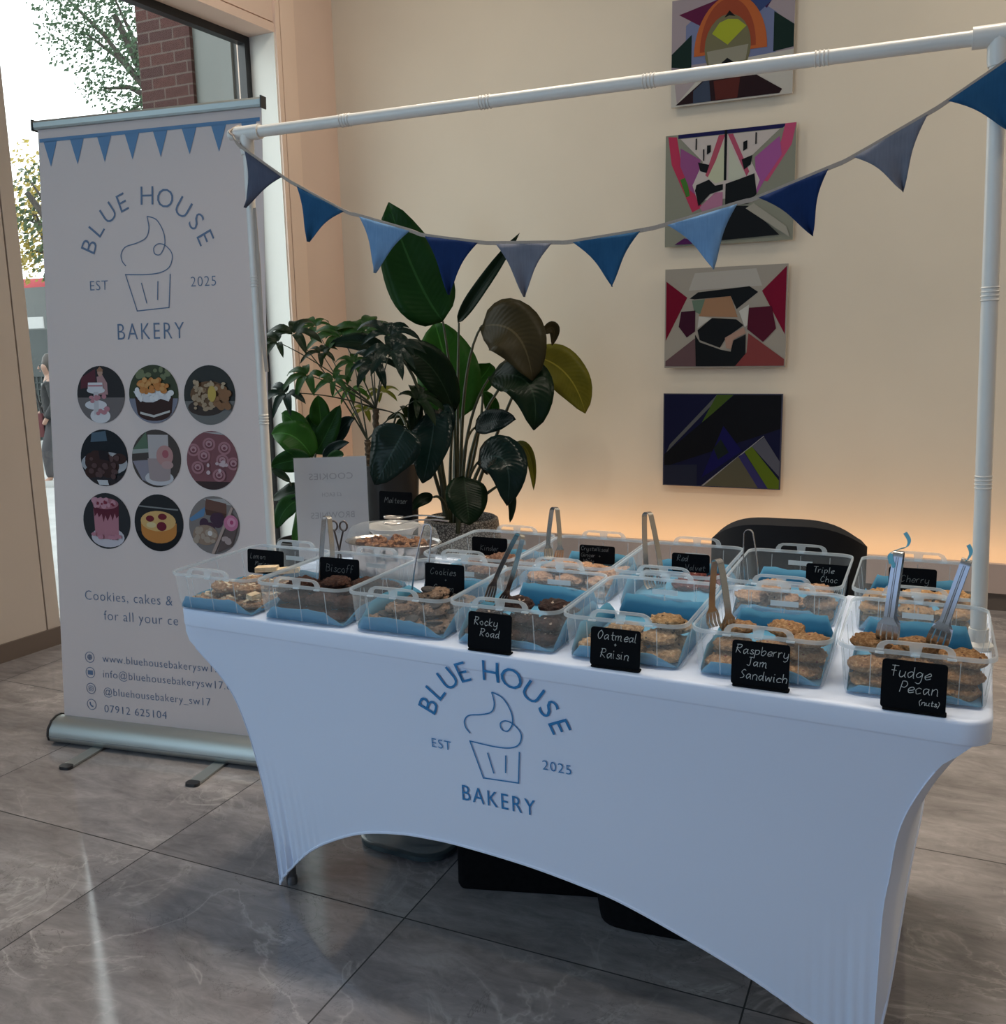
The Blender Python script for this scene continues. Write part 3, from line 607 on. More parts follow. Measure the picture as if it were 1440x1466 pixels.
disc_print(.437, .805, [('d', (.022, .022, .024)), ('h', (.012, .012, .014), -.3), ('p', (.2, .2, .2), [(-.8, .55), (.8, .45), (.8, .5), (-.8, .6)]), ('e', (.50, .20, .05), 0, -.3, .72, .42), ('p', (.50, .20, .05), [(-.73, .05), (.73, .0), (.72, -.3), (-.72, -.3)]), ('e', (.58, .36, .14), -.02, .06, .72, .36), ('e', (.16, .02, .03), -.35, .14, .17, .11), ('e', (.16, .02, .03), .16, .22, .18, .11), ('e', (.14, .015, .03), .12, -.12, .2, .16), ('e', (.6, .48, .26), -.3, -.08, .2, .1)])
disc_print(.655, .805, [('d', (.20, .17, .16)), ('p', (.10, .20, .34), [(-.98, .2), (-.3, .65), (-.4, .3), (-.9, .1)]), ('p', (.36, .34, .33), [(-.4, .9), (.4, .92), (.7, .7), (-.2, .75)]), ('p', (.13, .065, .05), [(-.3, .9), (.5, .75), (.5, .4), (-.35, .55)]), ('p', (.08, .04, .03), [(-.35, .55), (.5, .4), (.45, .25), (-.3, .35)])] + bits((.06, .03, .05), 8, -.4, .2, -.1, .35, .2) + [('e', (.28, .19, .14), -.35, -.35, .5, .35)] + bits((.36, .28, .22), 14, -.75, .1, -.65, -.1, .1) + [('e', (.6, .55, .52), -.15, -.28, .09, .09), ('p', (.38, .28, .24), [(.7, .65), (.78, .6), (0, -1), (-.12, -.98)]), ('p', (.12, .085, .08), [(.72, .45), (.98, .1), (.7, -.7), (.1, -.95)]), ('e', (.48, .16, .26), .68, .1, .28, .27), ('e', (.58, .26, .36), .7, .12, .17, .16), ('e', (.36, .06, .14), .71, .12, .07, .07)] + bits((.4, .3, .28), 6, .3, .7, -.6, -.3, .1))

# ------------------------------------------------------------------ table, stretch cover
TA = radians(-2.4158)
def lerp_tab(T, x):
    if x <= T[0][0]: return T[0][1]
    for (a, b), (c, d) in zip(T, T[1:]):
        if x <= c: return b + (d - b) * (x - a) / (c - a)
    return T[-1][1]
TZ = .7435
XL = [(0, .226), (.02, .226), (.145, .216), (.28, .197), (.36, .182), (.43, .166), (.515, .138), (.57, .104), (.63, .048), (.675, .008), (.70, -.006), (.745, -.010)]
XR = [(0, 1.672), (.11, 1.672), (.325, 1.676), (.41, 1.685), (.495, 1.694), (.565, 1.714), (.645, 1.752), (.68, 1.785), (.70, 1.818), (.745, 1.832)]
YF = [(0, .058), (.1, .056), (.28, .050), (.43, .042), (.53, .032), (.62, .018), (.68, .006), (.70, .0), (.745, 0)]
HEM = [(.222, .006), (.262, .057), (.342, .135), (.426, .188), (.515, .228), (.617, .252), (.698, .261), (.791, .264), (.951, .257), (1.09, .240), (1.18, .222), (1.318, .176), (1.447, .124), (1.565, .062), (1.672, .006)]
def sm(T): return [(p.x, p.y) for p in smooth_path([(a, b, 0) for a, b in T], 5)]
XL, XR, YF, HEM = sm(XL), sm(XR), sm(YF), sm(HEM)
HU = [((x - lerp_tab(XL, z)) / (lerp_tab(XR, z) - lerp_tab(XL, z)), z) for x, z in HEM]
def front_y(u, z): return lerp_tab(YF, z) * (.62 + .38 * abs(2 * u - 1) ** 2.2)
def rr_in(x, y, r=.055, x0=-.008, x1=1.830, y0=.0, y1=.76):
    cx = min(max(x, x0 + r), x1 - r); cy = min(max(y, y0 + r), y1 - r); dx, dy = x - cx, y - cy; d = sqrt(dx * dx + dy * dy)
    if dx and dy and d > r: return cx + dx * r / d, cy + dy * r / d
    return x, y
m_cloth = M_('white_stretch_fabric', (.71, .77, .92), .6, spec=.25, sheen=.15)
_t = NT(m_cloth); _n = _t.noise(_t.obj(), 900, 2); _t.bump(_n.outputs[0], .06, .001)
cloth = MB()
NU, NV = 200, 30
def panel_grid(fn, nu, nv, hem):
    L = []
    for j in range(nv + 1):
        v = j / nv; row = []
        for i in range(nu + 1):
            u = i / nu; h = hem(u); z = .703 - (.703 - h) * v
            row.append(fn(u, z, v))
        L.append(row)
    cloth.loops(L, closed=False)
def uu(i): return .5 - .5 * cos(pi * i)
def fr(u, z, v):
    u = .35 * uu(u) + .65 * u
    a, b = lerp_tab(XL, z), lerp_tab(XR, z); x = a + (b - a) * u; y = front_y(u, z)
    e = min(u, 1 - u); k = math.exp(-e * 13) * max(0, 1 - z / .42) ** 1.3 * min(1, e * 60)
    k *= 1.25 if u < .5 else .4
    y += .0075 * k * sin(e * 430 - z * 9) + .004 * k * sin(e * 170 + 1)
    x, y = rr_in(x, y); return (x, y, z)
hemf = lambda u: lerp_tab(HU, .35 * uu(u) + .65 * u)
panel_grid(fr, NU, NV, hemf)
panel_grid(lambda u, z, v: (lambda p: (p[0], .76 - p[1], p[2]))(fr(u, z, v)), NU, NV, hemf)
def endp(side):
    T = XL if side < 0 else XR
    def f(u, z, v):
        y0 = front_y(0, z); y = y0 + (.76 - 2 * y0) * u
        b = sin(pi * u) ** .34 * (.038 if side > 0 else .012) * min(1, (z + .03) / .16)
        q = min(1, max(0, (.703 - z) / .055)); x = lerp_tab(T, z) + side * b * q * q * (3 - 2 * q)
        return (*rr_in(x, y), z)
    return f
for sd in (-1, 1): panel_grid(endp(sd), 30, NV, lambda u: .006 + .40 * sin(pi * u) ** .55)
x0, x1 = -.010, 1.833
L = [rrect(x1 - x0 - .004, .758, .05, .699, 10, (x0 + x1) / 2, .38)]
for ins, z in ((.0014, .700), (.0006, .704), (.0002, .736), (.0016, .7408), (.005, .7430), (.010, TZ), (.06, TZ)): L.append(rrect(x1 - x0 - 2 * ins, .764 - 2 * ins, max(.012, .055 - ins), z, 10, (x0 + x1) / 2, .38))
cloth.loops(L, cap1=True)
tc = tag(cloth.build('tablecloth', m_cloth, None, True, 60), 'white stretch table cover printed with the blue bakery logo', 'tablecloth')
tc.rotation_euler = (0, 0, TA)
# hem band and side seams
mb = MB()
for back in (0, 1):
    P = [fr(i / 200, hemf(i / 200), 1) for i in range(201)]; P = [(x, .76 - y if back else y, z) for x, y, z in P]
    mb.tube(P, .0035, 6)
for T, sd in ((XL, -1), (XR, 1)):
    P = []
    for i in range(31): u = i / 30; z = .006 + .40 * sin(pi * u) ** .55; P.append(endp(sd)(u, z, 1))
    mb.tube(P, .0035, 6)
mb.build('hem', m_cloth, tc)
for u in (0, 1): MB().tube([Vector(fr(u, z / 100, 0)) + Vector((0, -.0005, 0)) for z in range(2, 66, 2)], .0014, 5).build('seam', m_cloth, tc)
def cloth_map(x, z):
    a, b = lerp_tab(XL, z), lerp_tab(XR, z); u = min(1, max(0, (x - a) / (b - a))); uo = u
    return (x, (front_y(u, z) - .0026) if z < .692 else -.0046, z)
logo(tc, .886, .531, .685, cloth_map, M_('blue_print', (.018, .19, .45), .6), .0042, -.004, .252, .068)

tab = empty('folding_table', (0, 0, 0), TA, 'folding table hidden under the white stretch cover, grey feet showing', 'table')
m_tabgrey = M_('table_plastic', (.45, .45, .44), .5); m_leg = M_('grey_leg_tube', (.16, .16, .17), .4, .6)
MB().loops([rrect(1.80, .73, .05, .700, 8, .911, .38), rrect(1.81, .74, .05, .705, 8, .911, .38), rrect(1.81, .74, .05, .7405, 8, .911, .38)], cap0=True, cap1=True).build('tabletop', m_tabgrey, tab)
for x in (.242, 1.655):
    for y in (.085, .675):
        lg = MB().tube([(x, y, .012), (x, y, .70)], .012, 10).build('leg', m_leg, tab)
        MB().lathe([(.001, .0), (.0145, .0), (.0145, .016), (.012, .022), (.001, .022)], 14, (x, y, .0)).build('foot_cap', m_leg, lg)

# things stowed under the table
m_tub = None
def under_tub(mat):
    e = empty('storage_tub', (.438, .50, 0), radians(87), 'clear plastic tub with a dark lid standing on the floor under the table', 'tub')
    MB().loops([rrect(.40, .26, .07, .014), rrect(.42, .28, .08, .03), rrect(.42, .28, .08, .045), rrect(.41, .27, .08, .05), rrect(.415, .275, .08, .22)]).build('body', mat, e)
    MB().loops([rrect(.41, .27, .07, .001), rrect(.43, .29, .08, .005), rrect(.43, .29, .08, .018), rrect(.41, .27, .07, .022)], cap0=True, cap1=True).build('lid', M_('smoky_lid', (.05, .07, .075), .2), e)
bg1 = empty('cool_bag', (.832, .415, 0), radians(16), 'large black box bag on the floor under the table', 'bag')
m_bag = vary('black_nylon', (.004, .004, .005), (.007, .007, .008), 60, .9, spec=.08)
MB().loops([rrect(.43, .29, .02, .002), rrect(.44, .30, .025, .012), rrect(.44, .30, .025, .34), rrect(.41, .27, .02, .36)], cap0=True, cap1=True).build('body', m_bag, bg1)
MB().tube(smooth_path([(-.12, -.152, .25), (-.11, -.162, .16), (.11, -.162, .16), (.12, -.152, .25)], 6), .008, 8).build('handle', m_bag, bg1)
bg2 = empty('rucksack', (1.20, .262, 0), radians(6), 'black soft bag with a rounded base beside the box bag under the table', 'bag')
MB().loops([rrect(.24, .09, .045, .004), rrect(.32, .13, .06, .02), rrect(.34, .14, .065, .08), rrect(.32, .13, .06, .22), rrect(.2, .09, .04, .30)], cap0=True, cap1=True).build('body', m_bag, bg2)
MB().tube(smooth_path([(-.05, 0, .29), (-.04, 0, .34), (.04, 0, .34), (.05, 0, .29)], 6), .007, 8).build('handle', m_bag, bg2)

# ------------------------------------------------------------------ white pipe frame and bunting
m_pvc = M_('white_pvc', (.78, .73, .67), .35)
fr_e = empty('pipe_frame', (.9, .356, TZ), 0, 'white plastic pipe frame over the table carrying the bunting', 'frame')
def fl(p): return Vector(p) - Vector((.9, .356, TZ))
TLp, TRp = Vector((.030, .356, 1.940)), Vector((1.785, .356, 1.932))
BLp, BRp = Vector((.024, .356, TZ + .012)), Vector((1.822, .356, TZ + .012))
MB().tube([fl(BLp), fl(TLp)], .0125, 16).build('post', m_pvc, fr_e)
MB().tube([fl(BRp), fl(TRp)], .0155, 16).build('post', m_pvc, fr_e)
MB().tube([fl(TLp), fl(TRp)], .0145, 16).build('top_bar', m_pvc, fr_e)
for b, r in ((BLp, .03), (BRp, .03)):
    o = fl(b); MB().lathe([(.001, -.011), (r, -.011), (r, -.004), (.02, .004), (.019, .03), (.012, .03)], 20, o).build('foot_flange', m_pvc, fr_e)
d = (TRp - TLp).normalized()
def tee(c, down, r, a, b):
    mb = MB().tube([fl(c - d * a), fl(c - d * a * .99), fl(c + d * b * .99), fl(c + d * b)], [r * .97, r, r, r * .97], 16)
    mb.tube([fl(c), fl(c + down * .045), fl(c + down * .055)], [r * .95, r * .95, r * .88], 16)
    mb.build('tee_joint', m_pvc, fr_e)
tee(TLp, (BLp - TLp).normalized(), .019, .03, .045); tee(TRp, (BRp - TRp).normalized(), .0205, .045, .06)
MB().tube([fl(TLp - d * .03), fl(TLp - d * .052), fl(TLp - d * .058)], [.014, .014, .008], 14).build('end_cap', m_pvc, fr_e)
MB().tube([fl(TRp + d * .06), fl(TRp + d * .09)], [.016, .016], 14).build('end_cap', m_pvc, fr_e)
def collar(p, ax, r):
    mb = MB()
    for k in range(4):
        a = p + ax * (-.012 + .008 * k); mb.tube([fl(a - ax * .002), fl(a), fl(a + ax * .002)], [r, r + .0016, r], 16, False)
    mb.build('ribbed_collar', m_pvc, fr_e)
for x in (.339, .724, 1.115, 1.47): collar(TLp.lerp(TRp, (x - TLp.x) / (TRp.x - TLp.x)), d, .0147)
for z in (1.46, 1.09): collar(TRp.lerp(BRp, (TRp.z - z) / (TRp.z - BRp.z)), (BRp - TRp).normalized(), .0157); collar(TLp.lerp(BLp, (TLp.z - z - .1) / (TLp.z - BLp.z)), (BLp - TLp).normalized(), .0127)
collar(TRp.lerp(BRp, .085), (BRp - TRp).normalized(), .0157)

bun = empty('bunting', (.9, .333, 1.62), 0, 'string of ten blue and grey denim flags hung across the pipe frame', 'bunting')
BY = .333
ROPE = [(.004, 1.932), (.016, 1.913), (.042, 1.893), (.152, 1.819), (.2, 1.791), (.338, 1.719), (.383, 1.704), (.523, 1.66), (.567, 1.645), (.708, 1.621), (.755, 1.616), (.896, 1.609), (.947, 1.608), (1.104, 1.622), (1.158, 1.63), (1.316, 1.664), (1.355, 1.672), (1.493, 1.718), (1.54, 1.736), (1.671, 1.802), (1.708, 1.823), (1.79, 1.874), (1.81, 1.888)]
bo = Vector((.9, BY, 1.62))
def denim(name, c, c2):
    m = M_(name, c, .85, spec=.15); t = NT(m)
    mp = t.n('ShaderNodeMapping'); mp.inputs['Scale'].default_value = (260, 1, 22); t.l(t.obj(), mp.inputs[0]); n = t.noise(mp.outputs[0], 1.0, 3)
    n2 = t.noise(t.obj(), 26, 4)
    col = t.mix(t.math('MULTIPLY', t.math('ADD', n.outputs[0], n2.outputs[0]), .5), c, c2); t.l(col, t.p.inputs['Base Color']); t.bump(n.outputs[0], .2, .002); return m
m_tape = denim('beige_tape', (.32, .25, .205), (.52, .43, .36))
m_dn = {'g': denim('grey_denim', (.10, .105, .14), (.24, .24, .28)), 'n': denim('navy_denim', (.012, .055, .13), (.03, .12, .24)), 'l': denim('light_blue_denim', (.10, .20, .36), (.23, .38, .58)), 'd': denim('dark_navy', (.006, .018, .07), (.012, .036, .13)), 's': denim('slate_denim', (.055, .062, .095), (.12, .125, .17))}
mb = MB(); sp = smooth_path([(x, 0, z) for x, z in ROPE], 4)
mb.strip([Vector((p.x, BY - .001 - .001 * sin(p.x * 40), p.z)) - bo for p in sp], lambda i: Vector((0, .0, .009)), None, .003)
mb.build('tape', m_tape, bun)
FL = [((.042, 1.890), (.154, 1.815), (.036, 1.748), 's', 'slate grey'), ((.2, 1.789), (.338, 1.717), (.223, 1.651), 'n', 'navy blue'), ((.383, 1.702), (.525, 1.658), (.423, 1.563), 'l', 'pale blue'), ((.567, 1.643), (.708, 1.619), (.624, 1.503), 'd', 'dark navy'), ((.755, 1.614), (.896, 1.607), (.823, 1.49), 'g', 'grey'),
      ((.947, 1.606), (1.104, 1.620), (1.041, 1.504), 'n', 'navy blue'), ((1.165, 1.629), (1.314, 1.662), (1.268, 1.531), 'l', 'pale blue'), ((1.357, 1.671), (1.493, 1.716), (1.467, 1.588), 'd', 'dark navy'), ((1.54, 1.734), (1.671, 1.800), (1.634, 1.661), 'g', 'grey'), ((1.705, 1.820), (1.815, 1.888), (1.822, 1.748), 'n', 'navy blue')]
for i, (a, b, c, k, nm) in enumerate(FL):
    rf = random.Random(i); n = 10; L = []; a, b, c = (Vector((q[0], 0, q[1])) for q in (a, b, c)); ph = rf.uniform(0, 6)
    for j in range(n + 1):
        v = j / n; row = []
        for s in range(n + 1):
            u = s / n; e = .10 * (v * (1 - v)) * (u - .5)   # edges pull in a little
            uu_ = .5 + (u - .5) * (1 - .22 * sin(pi * v))
            p = a.lerp(b, uu_).lerp(c, v ** .92)
            y = BY - .004 - .010 * v * sin(u * 5 + ph) * (1 - v * .4) - .006 * sin(v * 3.2 + ph) * v
            row.append(Vector((p.x, y, p.z)) - bo)
        L.append(row)
    f = MB().loops(L, closed=False).build('flag', m_dn[k], bun, True, None); f['label'] = nm + ' denim flag'
    mod(f, 'SOLIDIFY', thickness=.0012, offset=0)
# cord tied round the left tee
MB().tube(smooth_path([Vector(p) - bo for p in ((.004, BY, 1.932), (-.01, BY + .005, 1.945), (.0, .37, 1.963), (.016, .35, 1.925), (.026, BY, 1.90))], 6), .003, 6).build('tie_cord', m_tape, bun)
MB().strip([Vector(p) - bo for p in ((.042, .352, 1.75), (.046, .351, 1.6), (.043, .352, 1.45), (.05, .352, 1.32))], (0.012, 0, 0), None, .002).build('loose_tape', m_tape, bun)

# ------------------------------------------------------------------ clear plastic boxes
def plastic(name, fac, tint=(.96, .98, 1.0), rough=.18):
    """thin milky polypropylene: mostly see-through, a little scatter and a soft gloss"""
    m = bpy.data.materials.new(name); m.use_nodes = True; t = NT(m)
    t.p.inputs['Base Color'].default_value = (.80, .86, .90, 1); t.p.inputs['Roughness'].default_value = rough
    tr = t.n('ShaderNodeBsdfTransparent'); tr.inputs[0].default_value = (*tint, 1)
    tl = t.n('ShaderNodeBsdfTranslucent'); tl.inputs[0].default_value = (.80, .86, .90, 1)
    m1_ = t.n('ShaderNodeMixShader', i0=.5); t.l(t.p.outputs[0], m1_.inputs[1]); t.l(tl.outputs[0], m1_.inputs[2])
    lw = t.n('ShaderNodeLayerWeight'); lw.inputs[0].default_value = .25
    f = t.math('MINIMUM', t.math('MULTIPLY_ADD', lw.outputs[1], .22, fac), 1.0)
    mx = t.n('ShaderNodeMixShader'); t.l(f, mx.inputs[0]); t.l(tr.outputs[0], mx.inputs[1]); t.l(m1_.outputs[0], mx.inputs[2]); t.l(mx.outputs[0], t.out.inputs[0])
    return m
m_pp, m_ppe = plastic('clear_polypropylene', .115), plastic('clear_polypropylene_edge', .30)
m_pplab = plastic('frosted_label', .62)
under_tub(plastic('tub_plastic', .10))
BW, BD, BH = .257, .350, .0945
def make_box():
    e = empty('storage_box')
    mb = MB()
    prof = [(.0135, .0015, .022), (.0115, .006, .024), (.0085, .030, .026), (.0035, BH - .008, .030), (.003, BH, .030)]
    Ls = [rrect(BW - 2 * i, BD - 2 * i, r, z, 6) for i, z, r in prof]
    mb.loops(Ls, cap0=True)
    mb.cur = 1
    # stiffening ribs pressed into the walls
    def inset(z): return .0135 + (.003 - .0135) * (z - .0015) / (BH - .0015)
    for x in (-.072, .0, .072):
        for s in (-1, 1):
            for a in ((BD / 2, 0),):
                y0, y1 = s * (BD / 2 - inset(.006) + .0004), s * (BD / 2 - inset(BH - .01) + .0004); h = .0008
                mb.add([(x - h, y0, .006), (x + h, y0, .006), (x + h, y0 + s * .0012, .006), (x - h, y0 + s * .0012, .006), (x - h, y1, BH - .01), (x + h, y1, BH - .01), (x + h, y1 + s * .0012, BH - .01), (x - h, y1 + s * .0012, BH - .01)],
                       [(3, 2, 1, 0), (4, 5, 6, 7), (0, 1, 5, 4), (1, 2, 6, 5), (2, 3, 7, 6), (3, 0, 4, 7)])
    for y in (-.10, .0, .10):
        for s in (-1, 1):
            x0, x1 = s * (BW / 2 - inset(.006) + .0004), s * (BW / 2 - inset(BH - .01) + .0004); h = .0008
            mb.add([(x0, y - h, .006), (x0, y + h, .006), (x0 + s * .0012, y + h, .006), (x0 + s * .0012, y - h, .006), (x1, y - h, BH - .01), (x1, y + h, BH - .01), (x1 + s * .0012, y + h, BH - .01), (x1 + s * .0012, y - h, BH - .01)],
                   [(3, 2, 1, 0), (4, 5, 6, 7), (0, 1, 5, 4), (1, 2, 6, 5), (2, 3, 7, 6), (3, 0, 4, 7)])
    mb.build('body', [m_pp, m_ppe], e, True, 40)
    mb = MB()
    R = lambda i, z, r: rrect(BW - 2 * i, BD - 2 * i, r, z, 6)
    mb.loops([R(.0028, BH - .0005, .030), R(.0025, BH + .0025, .0302), R(-.001, BH + .003, .033), R(-.0016, BH + .001, .0335), R(-.0014, BH - .005, .0335), R(.0, BH - .0052, .032), R(.0004, BH - .0006, .0318)])
    mb.build('rim', m_ppe, e, True, 40)
    for s in (-1, 1):
        # lid-clip handle: a raised arch with two finger windows and a middle tab
        P = [(-.064, 0), (-.063, .006), (-.058, .013), (-.048, .0175), (-.03, .0185), (.03, .0185), (.048, .0175), (.058, .013), (.063, .006), (.064, 0), (.052, 0), (.050, .008), (.044, .0125), (.011, .0125), (.009, .0), (.007, -.005), (-.007, -.005), (-.009, .0), (-.011, .0125), (-.044, .0125), (-.050, .008), (-.052, 0)]
        P = [(s * x, z + BH + .002) for x, z in P]
        h = MB().prism(P, s * (BD / 2 - .001), s * (BD / 2 + .0035)).build('handle', m_ppe, e, False)
        for x in (-.058, 0, .058):
            MB().box(x - .0075, x + .0075, min(s * (BD / 2 + .001), s * (BD / 2 + .007)), max(s * (BD / 2 + .001), s * (BD / 2 + .007)), BH - .0045, BH - .0015).build('handle_tab', m_pplab, h, False)
    MB().box(-.030, .030, BD / 2 - .0068, BD / 2 - .0062, .060, .072).build('label_strip', m_pplab, e, False)
    for x in (-.028, .028): MB().lathe([(.001, .0012), (.012, .0008), (.0125, 0), (.001, -.0005)], 16, (x, -BD / 2 + .0135, .004), sx=1, sy=.16).build('stacking_pad', m_pplab, e)
    return e

m_tissue = M_('blue_tissue', (.085, .26, .40), .8, spec=.15)
_t = NT(m_tissue); _n = _t.noise(_t.obj(), 35, 4); _t.bump(_n.outputs[0], .25, .004)
def make_liner(seed, hb=.05, hf=.034, hs=.03):
    r = random.Random(seed); mb = MB(); w, d = BW / 2 - .0185, BD / 2 - .0185; n = 9
    bot = [(-w + 2 * w * i / n, -d + 2 * d * j / n, .0045 + .0012 * r.random()) for j in range(n + 1) for i in range(n + 1)]
    mb.add(bot, [(j * (n + 1) + i, j * (n + 1) + i + 1, (j + 1) * (n + 1) + i + 1, (j + 1) * (n + 1) + i) for j in range(n) for i in range(n)])
    def flap(pts, out, h, cutl, cutr):
        L0 = [(x, y, .0048) for x, y in pts]; k = len(pts) - 1; L1 = []
        for i, (x, y) in enumerate(pts):
            f = i / k; hh = h * (1 + .06 * sin(f * 7 + seed) + .06 * r.uniform(-1, 1))
            if f < cutl: hh *= .25 + .75 * f / cutl
            if f > 1 - cutr: hh *= .12 + .88 * (1 - f) / cutr
            L1.append((x + out[0] * hh * .10, y + out[1] * hh * .10, .0048 + hh))
        Lm = [((a[0] + b[0]) / 2 + out[0] * .0006, (a[1] + b[1]) / 2 + out[1] * .0006, (a[2] + b[2]) / 2) for a, b in zip(L0, L1)]
        mb.loops([L0, Lm, L1], closed=False)
    m_ = 14
    flap([(-w + .004 + (2 * w - .008) * i / m_, -d) for i in range(m_ + 1)], (0, -1), hf, .05, .22)
    flap([(-w + .004 + (2 * w - .008) * i / m_, d) for i in range(m_ + 1)], (0, 1), hb, .06, .05)
    flap([(-w, -d + .004 + (2 * d - .008) * i / m_) for i in range(m_ + 1)], (-1, 0), hs, .2, .2)
    flap([(w, -d + .004 + (2 * d - .008) * i / m_) for i in range(m_ + 1)], (1, 0), hs, .2, .2)
    o = mb.build('tissue_liner', m_tissue, None, True, None); mod(o, 'SOLIDIFY', thickness=.0006, offset=1); return o

XF = [.126, .389, .648, .907, 1.170, 1.438, 1.706]
YFR = [.157, .157, .157, .157, .154, .150, .146]
XB = [.622, .888, 1.152, 1.422, 1.699]
YB = .5525
FLAV_F = ['lemon meringue', 'dark brown biscuit', 'cookies and cream', 'rocky road', 'oatmeal and raisin', 'raspberry jam sandwich', 'fudge pecan']
FLAV_B = ['marbled chocolate', 'crystal ginger', 'red velvet', 'triple choc', 'cherry']
ORD = ['leftmost', 'second from the left', 'third from the left', 'middle', 'third from the right', 'second from the right', 'rightmost']
ORDB = ['leftmost', 'second from the left', 'middle', 'second from the right', 'rightmost']
BOX0 = make_box(); SLOT = []
for i in range(7): SLOT.append((XF[i], YFR[i], FLAV_F[i], 'front row', ORD[i]))
for i in range(5): SLOT.append((XB[i], YB, FLAV_B[i], 'back row', ORDB[i]))
for i, (x, y, fl_, row, od) in enumerate(SLOT):
    b = BOX0 if i == 0 else copy_tree(BOX0)
    b.location = (x, y, TZ + .0002)
    tag(b, 'clear box of %s cookies, %s in the %s' % (fl_, od, row), 'box', 'clear plastic cookie boxes')
    hb = (.030, .030, .045, .052, .048, .044, .050, .04, .05, .045, .045, .045)[i]; hf = (.030, .030, .032, .018, .024, .024, .014, .03, .03, .03, .03, .028)[i]
    l = make_liner(i + 3, hb, hf, (.02, .03, .045, .05, .05, .035, .02, .03, .045, .045, .03, .03)[i]); l.location = (x, y, TZ + .0002)
    tag(l, 'blue tissue lining the %s box, %s in the %s' % (fl_, od, row), 'paper', 'blue tissue liners')

# ------------------------------------------------------------------ cookies
def cookie_mesh(name, mat, seed, r=.039, h=.0135, lump=.15):
    bm = bmesh.new(); bmesh.ops.create_icosphere(bm, subdivisions=4, radius=1)
    off = Vector((seed * 7.3, seed * 3.1, seed))
    for v in bm.verts:
        p = v.co.copy(); n1 = noise.noise(p * 1.6 + off); n2 = noise.noise(p * 4.2 + off); n3 = noise.noise(p * 9 + off)
        k = 1 + lump * n1 + lump * .7 * n2 + lump * .35 * n3
        z = p.z * (1 + .25 * n1) + (.36 * n2 + .34 * n3) * (1 if p.z > -.2 else .3)
        v.co = Vector((p.x * k * r, p.y * k * r, max(-.62, min(1.12, z)) * h))
    zs = [v.co.z for v in bm.verts]; z0 = min(zs)
    for v in bm.verts: v.co.z -= z0
    me = bpy.data.meshes.new(name); bm.to_mesh(me); bm.free(); me.materials.append(mat)
    for p in me.polygons: p.use_smooth = True
    return me
def cookie_mat(name, c1, c2, spots=(), rough=.75):
    """baked dough; spots = (colour, voronoi scale, size)"""
    m = M_(name, c1, rough, spec=.25); t = NT(m); o = t.obj()
    n = t.noise(o, 110, 5, .65); n0 = t.noise(o, 30, 3); col = t.ramp(n.outputs[0], [(.32, tuple(x * .7 for x in c1)), (.5, c1), (.68, c2)]); col = t.mix(.5, col, t.ramp(n0.outputs[0], [(.3, (.35, .35, .35)), (.7, (.65, .65, .65))]), 'OVERLAY')
    cr = t.noise(o, 140, 4, .7)
    for c, sc, sz in spots:
        v = t.n('ShaderNodeTexVoronoi'); v.inputs['Scale'].default_value = sc; t.l(o, v.inputs['Vector'])
        col = t.mix(t.math('LESS_THAN', v.outputs[0], sz), col, c)
    t.l(col, t.p.inputs['Base Color']); t.bump(cr.outputs[0], 1.0, .008); return m
GD, GL = (.34, .17, .07), (.60, .37, .19)
MATS = {
 'lemon': cookie_mat('lemon_dough', (.38, .22, .13), (.62, .43, .28), [((.72, .58, .40), 60, .22)]),
 'biscuit': cookie_mat('dark_biscuit_dough', (.045, .018, .012), (.10, .04, .025)),
 'cream': cookie_mat('cream_dough', (.24, .15, .10), (.40, .28, .20), [((.02, .015, .014), 55, .26)]),
 'rocky': cookie_mat('rocky_dough', (.030, .011, .009), (.075, .026, .018), [((.60, .46, .36), 48, .16)], .5),
 'oat': cookie_mat('oat_dough', (.42, .25, .12), (.70, .50, .30), [((.035, .018, .012), 62, .20)]),
 'rasp': cookie_mat('raspberry_dough', (.38, .20, .09), (.62, .40, .22), [((.24, .05, .045), 50, .14)]),
 'fudge': cookie_mat('fudge_dough', GD, GL, [((.15, .06, .03), 52, .16)]),
 'marble': cookie_mat('marbled_dough', (.16, .075, .045), (.34, .19, .12), [((.60, .48, .36), 55, .17)]),
 'ginger': cookie_mat('ginger_dough', (.45, .25, .15), (.68, .44, .29)),
 'velvet': cookie_mat('red_velvet_dough', (.11, .022, .018), (.20, .05, .035), [((.6, .5, .42), 55, .16)]),
 'triple': cookie_mat('triple_dough', (.42, .24, .14), (.64, .42, .27), [((.05, .022, .014), 55, .15)]),
 'cherry': cookie_mat('cherry_dough', (.44, .24, .10), (.66, .42, .20), [((.03, .008, .01), 48, .15)]),
}
CM = {k: [cookie_mesh(k + '_cookie', m, i * 5 + j + 1, .0385, .0125 if k != 'rocky' else .014) for j in range(3)] for i, (k, m) in enumerate(MATS.items())}
m_cream = M_('pale_cream_chunk', (.74, .60, .42), .6); m_oreo = vary('black_biscuit', (.016, .013, .013), (.04, .032, .03), 90)
def shard(mb, c, a, l, w, h):
    c = Vector(c); d = Vector((cos(a), sin(a), .25)).normalized(); s = Vector((-sin(a), cos(a), 0)); u = d.cross(s) * -1
    mb.add([c + d * x * l + s * y * w + u * z * h for x, y, z in ((-1, -1, 0), (1, -.7, 0), (.9, 1, 0), (-.9, .8, 0), (-.9, -.8, 1), (.8, -.6, 1), (.7, .8, 1), (-.8, .7, 1))], [(3, 2, 1, 0), (4, 5, 6, 7), (0, 1, 5, 4), (1, 2, 6, 5), (2, 3, 7, 6), (3, 0, 4, 7)])
_mb = MB()
for c, a in (((-.012, -.004, .020), .4), ((.010, .008, .021), 2.0), ((.008, -.014, .019), 5.2)): shard(_mb, c, a, .012, .007, .009)
